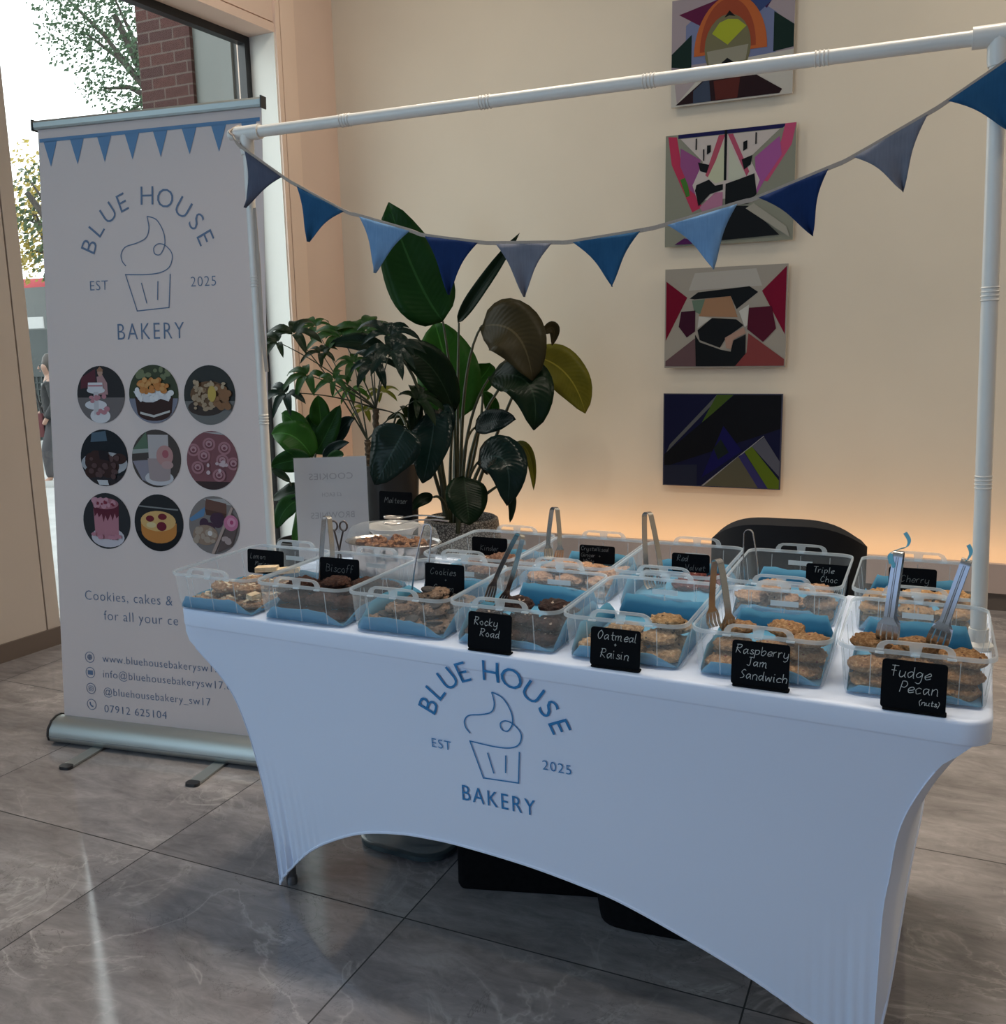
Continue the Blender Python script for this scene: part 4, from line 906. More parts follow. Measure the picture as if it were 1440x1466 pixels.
CHUNK = _mb.mesh('cream_chunk', m_cream, False)
WEDGE = MB().lathe([(.001, 0), (.019, 0), (.0205, .0015), (.0205, .004), (.019, .0055), (.001, .0055)], 22).mesh('sandwich_biscuit', m_oreo)
def cookie(kind, si, lx, ly, lz, rot, tilt, label, group, j):
    x, y = SLOT[si][:2]
    o = bpy.data.objects.new('cookie', CM[kind][j % 3]); COL.objects.link(o)
    o.location = (x + lx, y + ly, TZ + lz); o.scale = (.96, .96, 1); o.rotation_euler = (tilt[0], tilt[1], rot); tag(o, label, 'cookie', group)
    if kind == 'lemon':
        c = bpy.data.objects.new('cream_chunk', CHUNK); COL.objects.link(c); c.parent = o
    if kind == 'cream':
        c = bpy.data.objects.new('sandwich_biscuit', WEDGE); COL.objects.link(c); c.parent = o; c.location = (.008, -.006, .017); c.rotation_euler = (.25, -.15, rot)
    return o
rc = random.Random(21); LH = .0262
def pile(kind, si, layers, fl_):
    """layers: lists of (column -1..1, y); a cookie touches the wall only through the tissue"""
    row = SLOT[si][3]; names = ['bottom', 'middle', 'top']; LA = {}
    nl = len(layers)
    for k, cells in enumerate(layers):
        which = 'bottom' if k == 0 else ('top' if k == nl - 1 else 'middle')
        for c, y, *lab in cells:
            z = .0068 + k * LH; lim = .074 + .004 * k
            t = (rc.uniform(-.06, .06), rc.uniform(-.06, .06)) if k < nl - 1 or nl == 1 else (rc.uniform(-.05, .12), rc.uniform(-.10, .10))
            lb = lab[0] if lab else '%s cookie in the %s layer of its box' % (fl_, which)
            cookie(kind, si, c * lim + (rc.uniform(-.003, .003) if abs(c) < .9 else 0), y + rc.uniform(-.003, .003), z + .0008, rc.uniform(0, 6.28), t, lb, '%s cookies in the %s box' % (fl_, ORD[si] + ' front' if si < 7 else ORDB[si - 7] + ' back'), rc.randint(0, 2))
R3 = (-1, 0, 1); y0, y1, y2, y3 = -.110, -.031, .048, .122
def grid(ys, cs=R3): return [(c, y) for y in ys for c in cs]
pile('lemon', 0, [grid((y0, y1, y2)), [(-.55, -.07), (.5, -.075), (.9, .01), (-.1, .0)]], 'pale lemon')
pile('biscuit', 1, [grid((y0, y1, y2, y3)), grid((-.085, -.005, .072)), [(.05, -.02), (.95, .0), (-.9, -.06)]], 'dark brown')
pile('cream', 2, [grid((y0, y1, y2)), [(-.5, -.08), (.5, -.07), (.0, .0), (1, .01)], [(.35, -.035)]], 'cookies and cream')
pile('rocky', 3, [grid((y0, y1)), [(-.95, -.08), (.15, -.075), (1, -.08), (.95, .0)], [(-.2, -.055, 'dark rocky road cookie on top of its pile under the tongs'), (.85, -.045, 'dark rocky road cookie with pale marshmallow pieces, right one on top')]], 'rocky road')
pile('oat', 4, [grid((y0, y1)), [(-.3, -.06), (.7, -.09), (.9, -.01)], [(.75, -.058, 'golden raisin cookie alone on top of the oatmeal pile')]], 'oatmeal raisin')
pile('rasp', 5, [grid((y0, y1)), [(-.85, -.075), (.1, -.08), (1, -.085), (.6, -.005)], [(-.75, -.045, 'golden cookie on top in the raspberry box below the tongs'), (.35, -.025, 'golden cookie on top in the middle of the raspberry box'), (1.0, -.085, 'paler golden cookie on top at the right of the raspberry box')]], 'raspberry jam')
pile('fudge', 6, [grid((y0, y1)), [(-1, -.095), (0, -.09), (1, -.10), (-.6, -.015), (.5, -.012)], [(-.97, -.045, 'fudge pecan cookie on top at the left of its box'), (.06, -.035, 'large fudge pecan cookie on top between the two tied tongs'), (1.0, -.085, 'fudge pecan cookie on top at the right of its box')]], 'fudge pecan')
pile('marble', 7, [grid((y0, y1, y2, y3)), [(.1, -.09), (1, -.08), (.9, .0), (-.6, -.01)], [(.7, -.05)]], 'marbled chocolate')
pile('ginger', 8, [grid((y0, y1, y2, y3)), grid((-.10, -.02)), [(.4, -.07), (-.5, -.06)]], 'crystal ginger')
pile('velvet', 9, [[(c, y) for y in (y2, y3) for c in (0, 1)]], 'red velvet')
pile('triple', 10, [grid((y0, y1)), grid((-.105,)) + [(-.5, -.028)], [(.8, -.10), (-.3, -.10)]], 'triple choc')
pile('cherry', 11, [grid((y0, y1)), grid((-.105, -.028)), [(-.8, -.09, 'golden cookie with a dark cherry on top at the left of the cherry box'), (.9, -.06, 'golden cookie on top at the right of the cherry box'), (.1, -.07)]], 'cherry')
# pale wafers on top of the lemon pile
m_wafer = vary('pale_wafer', (.62, .44, .26), (.78, .62, .42), 60)
for k, (lx, ly, a, l, lb) in enumerate(((-.005, .055, .25, .030, 'pale layered wafer lying left on the lemon pile below the chalk sign'), (.060, .062, .5, .028, 'pale layered wafer lying right on the lemon pile below the chalk sign'), (.085, -.115, 1.3, .014, 'small pale wafer piece at the front right of the lemon box'))):
    mb = MB()
    for q in range(3): mb.box(-l, l, -.013 + .001 * q, .013 - .001 * q, .0042 * q, .0042 * q + .0036)
    o = mb.build('wafer', m_wafer, None, False); o.location = (XF[0] + lx, YFR[0] + ly, TZ + (.057 if k < 2 else .034)); o.rotation_euler = (.08, -.06, a); tag(o, lb, 'wafer', 'wafers in the lemon box')

# ------------------------------------------------------------------ chalk signs, handwritten
GLY = {  # width, strokes; x-height 5, capital 9
'a': (5, ['44 25 03 10 32 44', '45 41 50']), 'b': (5, ['09 00', '03 25 44 42 20 01']), 'c': (4, ['44 25 03 02 10 41']), 'd': (5, ['44 25 03 10 32 44', '49 41 50']), 'e': (4, ['02 43 35 14 02 10 41']),
'f': (4, ['49 29 17 10', '05 35']), 'g': (5, ['44 25 03 11 32 44', '45 4A 2C 0B']), 'h': (5, ['09 00', '03 25 44 40']), 'i': (2, ['05 01 10', '07 08']), 'k': (5, ['09 00', '45 02 40']), 'l': (2, ['09 01 10']),
'm': (8, ['05 00', '03 25 34 30', '33 55 64 60 70']), 'n': (5, ['05 00', '03 25 44 40 50']), 'o': (5, ['25 03 11 30 42 34 25']), 'p': (5, ['05 0C', '04 25 44 42 20 01']), 'r': (4, ['05 00', '03 25 35']), 's': (4, ['44 25 14 23 41 20 01']),
't': (4, ['28 21 30 40', '05 45']), 'u': (5, ['05 01 20 42', '45 41 50']), 'v': (5, ['05 20 45']), 'w': (7, ['05 10 34 50 65']), 'y': (5, ['05 01 20 42', '45 4A 2C 0B']), 'j': (3, ['25 2B 0C']), 'q': (5, ['44 25 03 10 32 44', '45 4C']),
'B': (6, ['09 00', '09 38 47 35 05', '35 53 41 00']), 'C': (6, ['57 39 17 03 20 41 52']), 'F': (5, ['09 59', '29 20', '05 45']), 'G': (6, ['57 39 17 03 20 41 54', '34 64 60']), 'J': (5, ['19 59', '39 32 20 01']), 'K': (6, ['09 00', '58 04 50']), 'L': (5, ['19 00 40']),
'M': (8, ['00 19 34 69 70']), 'O': (6, ['39 17 03 20 42 56 39']), 'P': (5, ['19 00', '19 49 56 34 14']), 'R': (6, ['19 00', '09 49 57 35 05 50']), 'S': (5, ['58 39 17 25 43 31 00']), 'T': (6, ['09 69', '39 30']), 'V': (6, ['09 30 59']), 'W': (8, ['09 20 47 60 89']),
'+': (5, ['13 53', '31 35']), '(': (3, ['29 06 03 2A']), ')': (3, ['09 26 23 0A']), '-': (4, ['03 33']), ' ': (4, [])}
def gdec(p): return int(p[0]), {'A': -2, 'B': -3, 'C': -4}.get(p[1], int(p[1]) if p[1].isdigit() else 0)
m_slate = M_('chalkboard_black', (.005, .0055, .007), .85, spec=.08); m_chalk = M_('chalk_white', (.55, .55, .53), .9); m_chalkf = M_('faint_chalk', (.20, .20, .195), .9)
def chalk_text(lines, W, H, mapf, seed, parent, mat, lw):
    r = random.Random(seed); mb = MB()
    for s, x, y, k in lines:     # x, y in board units from the upper-left, k = cap height
        u = k / 9; cx = x
        for ch in s:
            w, st = GLY.get(ch, GLY[' ']); sl = .14
            for q in st:
                P = [gdec(p) for p in q.split()]
                P = [(cx + (a + sl * b + r.uniform(-.25, .25)) * u, y + (b + r.uniform(-.3, .3)) * u, 0) for a, b in P]
                mb.ribbon([tuple(p) for p in smooth_path(P, 5)], lw * r.uniform(.8, 1.15), mapf)
            cx += (w + 1.3) * u
    return mb.build('chalk_lettering', mat, parent, False)
def chalkboard(loc, W, H, lines, label, seed, rz=0.0, lean=6, mat=None, lw=.0011, foot=True):
    e = empty('chalk_sign', loc, rz, label, 'sign', 'small black chalkboard signs')
    L = radians(lean); r = .006
    def mp(x, y, z): return (x, y * cos(L) + z * sin(L), z * cos(L) - y * sin(L) + .0015)
    P = [(p[0], p[1] + H / 2) for p in [(q[0], q[1]) for q in rrect(W, H, r, 0, 4)]]
    b = MB().prism(P, 0, .003, mp).build('board', m_slate, e, True, 30)
    if foot: MB().loops([rrect(W * .98, .020, .004, z, 3, cx=.003, cy=-.005 + .006) for z in (0, .0028)], cap0=True, cap1=True).build('foot', m_slate, e, True, 30)
    chalk_text(lines, W, H, lambda x, y: mp(x, -.0004, y), seed, b, mat or m_chalk, lw)
    return e
Z = TZ + .0006
rzs = radians(-1.0)
chalkboard((.884, -.030, Z), .101, .080, [('Rocky', -.036, .053, .0165), ('Road', -.022, .029, .0165)], 'black chalk sign reading Rocky Road before the middle front box', 1, rzs)
chalkboard((1.162, -.036, Z), .103, .078, [('Oatmeal', -.037, .055, .0175), ('+', -.004, .042, .012), ('Raisin', -.030, .018, .0175)], 'black chalk sign reading Oatmeal + Raisin at the front edge', 2, rzs)
chalkboard((1.444, -.041, Z), .105, .084, [('Raspberry', -.045, .060, .0165), ('Jam', -.024, .038, .0165), ('Sandwich', -.036, .013, .0165)], 'black chalk sign reading Raspberry Jam Sandwich at the front edge', 3, rzs)
chalkboard((1.706, -.061, Z), .104, .086, [('Fudge', -.038, .057, .0195), ('Pecan', -.022, .031, .0195), ('(nuts)', .010, .012, .0095)], 'black chalk sign reading Fudge Pecan at the right table end', 4, rzs)
# signs standing on the cookies inside the boxes
chalkboard((.083, .250, TZ + .034), .120, .066, [('Lemon', -.050, .041, .014), ('Meringue', -.034, .022, .012)], 'black chalk sign reading Lemon Meringue in the leftmost box', 5, 0, 4, m_chalkf, .0010, False)
chalkboard((.352, .205, TZ + .0335), .118, .074, [('Biscoff', -.040, .038, .020)], 'black chalk sign in the second box, with one word written across', 6, 0, 4, m_chalkf, .0010, False)
chalkboard((.655, .205, TZ + .0315), .106, .085, [('Cookies', -.038, .058, .016), ('+', .0, .042, .011), ('Cream', -.030, .018, .016)], 'black chalk sign reading Cookies + Cream in the third box', 7, 0, 4, m_chalkf, .0010, False)
chalkboard((.563, .660, TZ + .034), .112, .052, [('Kinder', -.028, .014, .016)], 'black chalk sign with faint writing in the leftmost back row box', 8, 0, 3, m_chalkf, .0009, False)
chalkboard((.889, .664, TZ + .0345), .102, .050, [('Crystallised', -.046, .035, .0115), ('Ginger +', -.046, .017, .0115), ('White', -.040, .001, .0100)], 'black chalk sign with three faint lines in the ginger box', 9, 0, 3, m_chalkf, .0009, False)
chalkboard((1.152, .652, TZ + .0345), .100, .049, [('Red', -.036, .029, .0150), ('Velvet', -.014, .006, .0150)], 'black chalk sign reading Red Velvet in the middle back row box', 10, 0, 3, m_chalkf, .0010, False)
chalkboard((1.496, .640, TZ + .0085), .102, .076, [('Triple', -.034, .054, .0150), ('Choc', -.016, .031, .0150), ('Fudge', -.006, .010, .0130)], 'black chalk sign reading Triple Choc in the back row', 11, 0, 5, m_chalk, .0009, False)
chalkboard((1.689, .640, TZ + .0085), .106, .082, [('Cherry', -.026, .048, .0165)], 'black chalk sign reading Cherry in the rightmost back row box', 12, 0, 5, m_chalkf, .0010, False)
chalkboard((.200, .743, Z), .118, .190, [('Malteser', -.040, .154, .017)], 'tall black chalk sign behind the foil platter, in front of the plants', 13, 0, 3, m_chalkf, .0011)

# ------------------------------------------------------------------ paper price sign, seen from behind
ps = empty('paper_sign', (.135, .505, Z), math.atan2(.11, .172), 'white paper sign on a stand at the left table end, seen from behind', 'sign')
m_paper = M_('white_paper', (.50, .485, .49), .6); m_faint = M_('show_through_ink', (.33, .32, .33), .7); m_acr = plastic('clear_acrylic', .05)
pp = MB().box(-.103, .103, 0, .0006, .028, .326).build('sheet', m_paper, ps, False)
MB().box(-.105, .105, .0012, .0032, .02, .328).build('acrylic_back', m_acr, ps, False)
MB().loops([rrect(.212, .05, .004, z, 3, cy=.01) for z in (0, .006)], cap0=True, cap1=True).build('stand_foot', m_acr, ps)
MB().box(-.105, .105, .0, .0028, .006, .028).build('stand_stem', m_acr, ps, False)
mb = MB(); mir = lambda x, y: (-x, -.0004, y)
for s, y, cp, wd in (('COOKIES', .262, .018, .125), ('\u00a33 EACH', .212, .011, .055), ('BROWNIES', .148, .018, .125), ('EACH', .104, .011, .036), ('BUY', .052, .011, .036)): put_text(mb, s, 0, y, cp, mir, 0, 1.05, wd, 'c')
mb.build('mirrored_lettering', m_faint, pp, False)

# ------------------------------------------------------------------ tongs
m_steel = M_('stainless_steel', (.50, .50, .50), .24, 1.0)
def tongs(top, bot, spread, label, kind='fork', wid=.011, depth_dir=None, rib=False):
    """two sprung arms joined by a bend; top = bend, bot = middle between the tips, spread = vector between the tips"""
    e = empty('tongs', bot, 0, label, 'tongs', 'steel tongs standing in the boxes')
    top, bot, sp = Vector(top) - Vector(bot), Vector((0, 0, 0)), Vector(spread)
    ax = (top - bot).normalized(); s = (sp - ax * sp.dot(ax)).normalized(); w = ax.cross(s).normalized() * wid; Ln = (top - bot).length
    half = sp.length / 2; r = .011
    bend = [top + s * (r * cos(a)) + ax * (r * sin(a) - r) for a in [pi * k / 10 for k in range(11)]]
    MB().strip(bend, w, None, .0016).build('spring_bend', m_steel, e)
    for sg in (1, -1):
        hw = .30 if kind != 'plain' else 0.0
        P0 = top + s * sg * r - ax * r; P1 = bot + s * sg * half
        arm = [P0.lerp(P1, t) + s * sg * .004 * sin(pi * t) for t in [k / 10 * (1 - hw) for k in range(11)]]
        a = MB().strip(arm, w, None, .0016).build('arm', m_steel, e)
        if rib: MB().tube([p + s * sg * .001 for p in arm], .0022, 6).build('arm_rib', m_steel, a)
        if hw:
            st = arm[-1]; hd_w = wid * 2.2; d = (P1 - st); hb = MB()
            wn = w.normalized()
            neck = [st.lerp(P1, t) for t in (0, .12, .3)]
            hb.strip(neck, lambda i: wn * (wid, wid * 1.3, hd_w * .92)[i], None, .0014)
            for k in range(4):
                o = (k - 1.5) / 4
                tn = [st.lerp(P1, t) + wn * o * hd_w * (.92, 1.05, 1.1, .98)[i] - s * sg * (0, .002, .004, .011)[i] for i, t in enumerate((.28, .5, .8, 1.0))]
                hb.strip(tn, wn * hd_w * .195, None, .0014)
            hb.build('fork_head', m_steel, a)
    return e
zt = TZ + .034
tongs((.297, .245, .953), (.300, .225, TZ + .020), (.046, -.012, 0), 'steel tongs standing at the left of the dark biscuit box', 'plain', .015)
tongs((.590, .255, .948), (.563, .235, TZ + .028), (.030, .004, 0), 'slim steel tongs leaning in the cookies and cream box', 'plain', .007)
tongs((.897, .120, .969), (.840, .092, TZ + .066), (.045, -.020, -.002), 'fork-ended steel tongs leaning over the rocky road box', 'fork', .014)
tongs((.797, .585, .946), (.800, .565, TZ + .062), (.040, -.017, 0), 'steel tongs standing at the left of the crystal ginger box', 'fork', .016)
tongs((1.052, .590, .946), (1.084, .560, TZ + .010), (.044, -.019, 0), 'steel tongs standing at the left of the red velvet box', 'fork', .019)
tongs((1.310, .590, .916), (1.325, .585, TZ + .012), (.030, .0, 0), 'short slim steel tongs in the triple choc box before the black chair', 'plain', .010)
tongs((1.335, .095, .951), (1.343, .105, TZ + .060), (.044, -.040, 0), 'fork-ended steel tongs at the left of the raspberry box', 'fork', .015)
m_rib = M_('light_blue_ribbon', (.16, .50, .62), .5)
def tied(top, bot, lab, pts):
    e = tongs(top, bot, (.004, .030, 0), lab, 'fork', .0175, rib=True)
    o = Vector(bot)
    for P in pts: MB().strip([p - o for p in smooth_path([Vector(q) for q in P], 6)], lambda i: Vector((.006, 0, .004)), None, .0008).build('ribbon_tie', m_rib, e)
T1, T2 = Vector((1.668, .115, .988)), Vector((1.782, .110, .982))
tied(T1, (1.655, .098, TZ + .074), 'left of two broad tongs tied with light blue ribbon, fudge pecan box', [[T1 + Vector(v) for v in ((-.013, -.012, -.022), (-.016, -.012, -.004), (0, -.010, .006), (.012, -.006, .010), (.016, -.004, .022), (.008, -.002, .036))], [T1 + Vector(v) for v in ((-.014, -.013, -.004), (-.012, -.015, -.016), (-.005, -.016, -.03), (.002, -.017, -.036))]])
tied(T2, (1.740, .100, TZ + .074), 'right of two broad tongs tied with light blue ribbon, leaning before the post', [[T2 + Vector(v) for v in ((-.006, -.008, -.004), (.002, -.008, .004), (.005, -.006, .016), (.0, -.004, .028))]])

# ------------------------------------------------------------------ foil platter with clear dome, bowl of tongs
m_foil = M_('crinkled_foil', (.45, .43, .42), .3, 1.0); _t = NT(m_foil)
_w = _t.n('ShaderNodeTexNoise'); _w.inputs['Scale'].default_value = 60; _t.l(_t.obj(), _w.inputs['Vector']); _t.bump(_w.outputs[0], .5, .004)
pl_e = empty('foil_platter', (.350, .480, Z), radians(8), 'oval foil platter of curled biscuits under a clear dome on the table', 'platter')
n = 96; prof = [(.70, .001), (.74, .001), (.80, .02), (.86, .06), (.93, .095), (.985, .100), (1.0, .098)]
mb = MB(); Ls = []
for f, z in prof:
    Ls.append([(.142 * (f + (.016 * sin(k * pi * 2 * 24 / n) if .72 < f < .93 else 0)) * cos(2 * pi * k / n), .088 * (f + (.016 * sin(k * pi * 2 * 24 / n) if .72 < f < .93 else 0)) * sin(2 * pi * k / n), z) for k in range(n)])
mb.loops(Ls, cap0=True).build('tray', m_foil, pl_e)
MB().lathe([(.99, .101), (.955, .104), (.93, .118), (.88, .136), (.70, .147), (.35, .151), (.001, .151)], 48, sx=.142, sy=.088).build('dome_lid', plastic('clear_dome', .07, (.98, .98, .98), .06), pl_e)
MB().lathe([(.90, .074), (.45, .075), (.001, .075)], 40, sx=.142, sy=.088).build('paper_mat', M_('brown_paper', (.22, .13, .08), .8), pl_e)
m_pastry = cookie_mat('pastry', (.26, .11, .05), (.50, .26, .12))
for k, (x, y, a) in enumerate(((-.085, -.012, .3), (-.045, -.035, 1.2), (0, -.042, .2), (.045, -.036, 2.1), (.085, -.010, .8), (-.05, .022, 2.6), (.0, .01, 1.5), (.05, .025, .4), (.0, .045, 2.9))):
    P = [Vector((.019 * cos(q) * (1 - .05 * q), .015 * sin(q) * (1 - .05 * q), .002 * q)) for q in [i * .45 for i in range(18)]]
    o = MB().tube(P, [.0085 + .002 * sin(i * 2.2) for i in range(18)], 8).build('pastry', m_pastry)
    c, s = cos(radians(8)), sin(radians(8)); o.location = (.350 + x * c - y * s, .480 + x * s + y * c, Z + .086); o.rotation_euler = (.1 * sin(k), .1 * cos(k), a)
    tag(o, 'curled brown pastry under the clear dome of the foil platter', 'pastry', 'pastries in the foil platter')
bw = empty('serving_bowl', (.245, .655, Z), 0, 'shallow white bowl holding serving tongs behind the foil platter', 'bowl')
MB().lathe([(.055, .0), (.06, .003), (.05, .05), (.062, .085), (.082, .104), (.080, .106), (.065, .095), (.045, .06), (.001, .055)], 40, cap0=True).build('bowl', M_('white_china', (.40, .39, .38), .3), bw)
m_steeld = M_('brushed_steel', (.46, .43, .41), .3, 1.0)
for i, (x, y, a, lb) in enumerate(((-.006, -.012, .25, 'slotted serving spoon lying in the white bowl, nearer one'), (-.03, .030, .05, 'slotted serving spoon lying in the white bowl, farther one'))):
    s = empty('serving_spoon', (.262 + x, .655 + y, Z + .111 + .008 * i), a, lb, 'spoon', 'spoons in the white bowl')
    hb = MB()
    for k in range(5): hb.tube([(-.030 + .002 * abs(k - 2), -.014 + .007 * k, .004), (0, -.014 + .007 * k, .0), (.03 - .002 * abs(k - 2), -.014 + .007 * k, .004)], .0022, 6)
    hb.tube([(.032 * cos(q), .018 * sin(q), .003 + .003 * abs(cos(q))) for q in [2 * pi * k / 24 for k in range(25)]], .0026, 6); hb.build('slotted_head', m_steeld, s)
    MB().strip([(.03, 0, .005), (.07, .0, .014), (.13, 0, .016), (.17, 0, .012)], (0, .012, 0), None, .003).build('handle', m_steeld, s)
    sx = MB().tube([(-.045 + .012 * cos(q), .018 + .010 * sin(q), .012) for q in [2 * pi * k / 18 for k in range(19)]], .002, 6).build('hook_ring', m_steeld, s) if False else None
sc_ = empty('scissor_tongs', (.2465, .366, .9015), radians(10), 'dark ring-handled tongs rising behind the dark biscuit box', 'tongs')
for x in (-.013, .016):
    MB().tube([(x + .011 * cos(q), 0, .013 * sin(q)) for q in [2 * pi * k / 20 for k in range(21)]], .0028, 8).build('ring_handle', M_('dark_steel', (.14, .11, .10), .35, .9), sc_)
for x, x2 in ((-.010, .012), (.013, -.012)): MB().tube([(x, .004 if x > 0 else -.004, -.012), (x2 * .4, .004 if x > 0 else -.004, -.08), (x2, .004 if x > 0 else -.004, -.152)], .0026, 8).build('shank', M_('dark_steel', (.14, .11, .10), .35, .9), sc_)

# ------------------------------------------------------------------ black chair behind the table
ch = empty('tub_chair', (1.31, 1.34, 0), radians(183), 'black padded chair with a rounded back behind the table', 'chair')
m_seat = M_('black_upholstery', (.010, .010, .012), .75, spec=.2)
MB().loops([rrect(.42, .42, .10, .40), rrect(.47, .47, .12, .415), rrect(.48, .48, .12, .45), rrect(.45, .45, .12, .475), rrect(.30, .30, .1, .485)], cap0=True, cap1=True).build('seat', m_seat, ch)
Ls = []
NB = 24
for k in range(NB + 1):   # curved backrest shell; its outline dips at both ends
    a = radians(-78 + 156 * k / NB); e_ = abs(2 * k / NB - 1); topz = .846 - .095 * abs(sin(a)) ** 3.2
    ri, ro = .205, .245; c, s = cos(a), sin(a)
    Ls.append([(ri * s, -.02 + ri * c * .95, .50), (ri * s, -.02 + ri * c * .95, topz - .02), (.5 * (ri + ro) * s, -.02 + .5 * (ri + ro) * c * .95, topz), (ro * s, -.02 + ro * c * .95, topz - .02), (ro * s, -.02 + ro * c * .95, .50)])
MB().loops(Ls, cap0=True, cap1=True).build('backrest', m_seat, ch)
for x in (-.19, .19): 
    for y in (-.19, .19): MB().tube([(x * .8, y * .8, .41), (x * 1.1, y * 1.1, .0)], [.014, .011], 10).build('leg', m_leg, ch)
for x in (-.16, .16): MB().tube([(x, .16, .43), (x * 1.05, .19, .56)], .012, 8).build('back_bracket', m_leg, ch)

# ------------------------------------------------------------------ house plants by the back wall
BOP_LEAVES = [((-0.826, 3.05, 1.511), (-0.959, 3.0, 1.764), (-1.091, 2.95, 2.162), 0.368, 'g', 0.1), ((-0.784, 3.15, 1.503), (-0.624, 3.15, 1.699), (-0.41, 3.2, 1.981), 0.082, 'd', 0.45), ((-0.828, 3.2, 0.94), (-0.909, 3.25, 1.232), (-1.014, 3.3, 1.515), 0.38, 'l', 0.12), ((-0.721, 2.95, 1.002), (-0.824, 2.85, 1.283), (-1.039, 2.8, 1.363), 0.199, 'd', 0.25), ((-1.01, 2.75, 1.337), (-1.158, 2.7, 1.404), (-1.325, 2.65, 1.392), 0.103, 'd', 0.2), ((-0.543, 2.95, 1.473), (-0.294, 2.85, 1.43), (-0.182, 2.8, 1.189), 0.314, 'o', 0.15), ((-0.346, 3.2, 1.308), (-0.184, 3.3, 1.206), (-0.086, 3.35, 0.979), 0.245, 'y', 0.12), ((-0.245, 3.1, 1.429), (-0.199, 3.15, 1.458), (-0.208, 3.15, 1.364), 0.069, 'o', 0.3), ((-0.476, 2.9, 1.204), (-0.21, 2.8, 1.178), (-0.157, 2.75, 0.937), 0.261, 'd', 0.15), ((-0.646, 3.05, 0.916), (-0.495, 3.0, 0.958), (-0.346, 2.95, 0.972), 0.14, 'b', 0.2), ((-0.789, 2.85, 1.031), (-0.731, 2.7, 0.878), (-0.768, 2.65, 0.648), 0.233, 'b', 0.12), ((-0.772, 2.85, 1.024), (-0.686, 2.8, 1.013), (-0.664, 2.8, 0.9), 0.083, 'b', 0.2), ((-0.536, 2.85, 0.745), (-0.327, 2.75, 0.771), (-0.294, 2.7, 0.542), 0.243, 'b', 0.15), ((-0.353, 2.95, 0.838), (-0.25, 2.9, 0.794), (-0.225, 2.9, 0.597), 0.056, 'y', 0.35), ((-0.352, 2.8, 0.652), (-0.287, 2.75, 0.568), (-0.302, 2.75, 0.443), 0.052, 'd', 0.3), ((-0.569, 2.75, 0.68), (-0.521, 2.68, 0.567), (-0.488, 2.64, 0.436), 0.231, 'd', 0.12), ((-0.762, 2.75, 0.556), (-0.805, 2.7, 0.546), (-0.849, 2.65, 0.49), 0.069, 'd', 0.2), ((-0.873, 2.85, 1.138), (-0.885, 2.8, 1.018), (-0.863, 2.75, 0.87), 0.085, 'd', 0.2), ((-0.688, 3.25, 1.11), (-0.646, 3.3, 1.005), (-0.716, 3.3, 0.934), 0.091, 'l', 0.2), ((-0.901, 3.35, 1.041), (-0.757, 3.4, 1.185), (-0.7, 3.4, 1.267), 0.168, 'l', 0.2)]
BOP_STEMS = [((-0.791, 3.05, 0.412), (-0.773, 3.05, 0.961), (-0.826, 3.05, 1.511)), ((-0.794, 3.1, 0.404), (-0.775, 3.1, 0.998), (-0.776, 3.15, 1.503)), ((-0.834, 3.15, 0.393), (-0.833, 3.15, 0.706), (-0.828, 3.2, 0.94)), ((-0.788, 3.0, 0.421), (-0.778, 3.0, 0.726), (-0.721, 2.95, 1.002)), ((-0.745, 3.05, 0.415), (-0.676, 3.0, 1.123), (-0.535, 2.95, 1.48)), ((-0.778, 3.15, 0.396), (-0.644, 3.15, 0.955), (-0.337, 3.2, 1.315)), ((-0.711, 3.0, 0.426), (-0.637, 2.95, 0.894), (-0.472, 2.9, 1.204)), ((-0.745, 3.05, 0.415), (-0.717, 3.05, 0.762), (-0.641, 3.05, 0.916)), ((-0.771, 2.95, 0.431), (-0.783, 2.9, 0.738), (-0.785, 2.85, 1.024)), ((-0.694, 2.95, 0.435), (-0.62, 2.9, 0.626), (-0.532, 2.85, 0.745)), ((-0.723, 3.05, 0.416), (-0.556, 3.0, 0.753), (-0.353, 2.95, 0.838)), ((-0.659, 2.95, 0.437), (-0.536, 2.9, 0.543), (-0.352, 2.8, 0.652)), ((-0.666, 2.85, 0.442), (-0.614, 2.8, 0.582), (-0.569, 2.75, 0.676)), ((-0.758, 2.9, 0.428), (-0.737, 2.8, 0.537), (-0.762, 2.75, 0.556)), ((-0.784, 2.95, 0.43), (-0.869, 2.9, 0.815), (-0.873, 2.85, 1.138)), ((-0.846, 3.2, 0.383), (-0.86, 3.3, 0.772), (-0.896, 3.35, 1.037)), ((-0.758, 2.9, 0.44), (-0.854, 2.8, 1.133), (-1.01, 2.75, 1.337)), ((-0.796, 3.15, 0.416), (-0.693, 3.2, 0.869), (-0.688, 3.25, 1.11)), ((-0.75, 3.15, 0.397), (-0.512, 3.15, 0.957), (-0.245, 3.1, 1.429))]
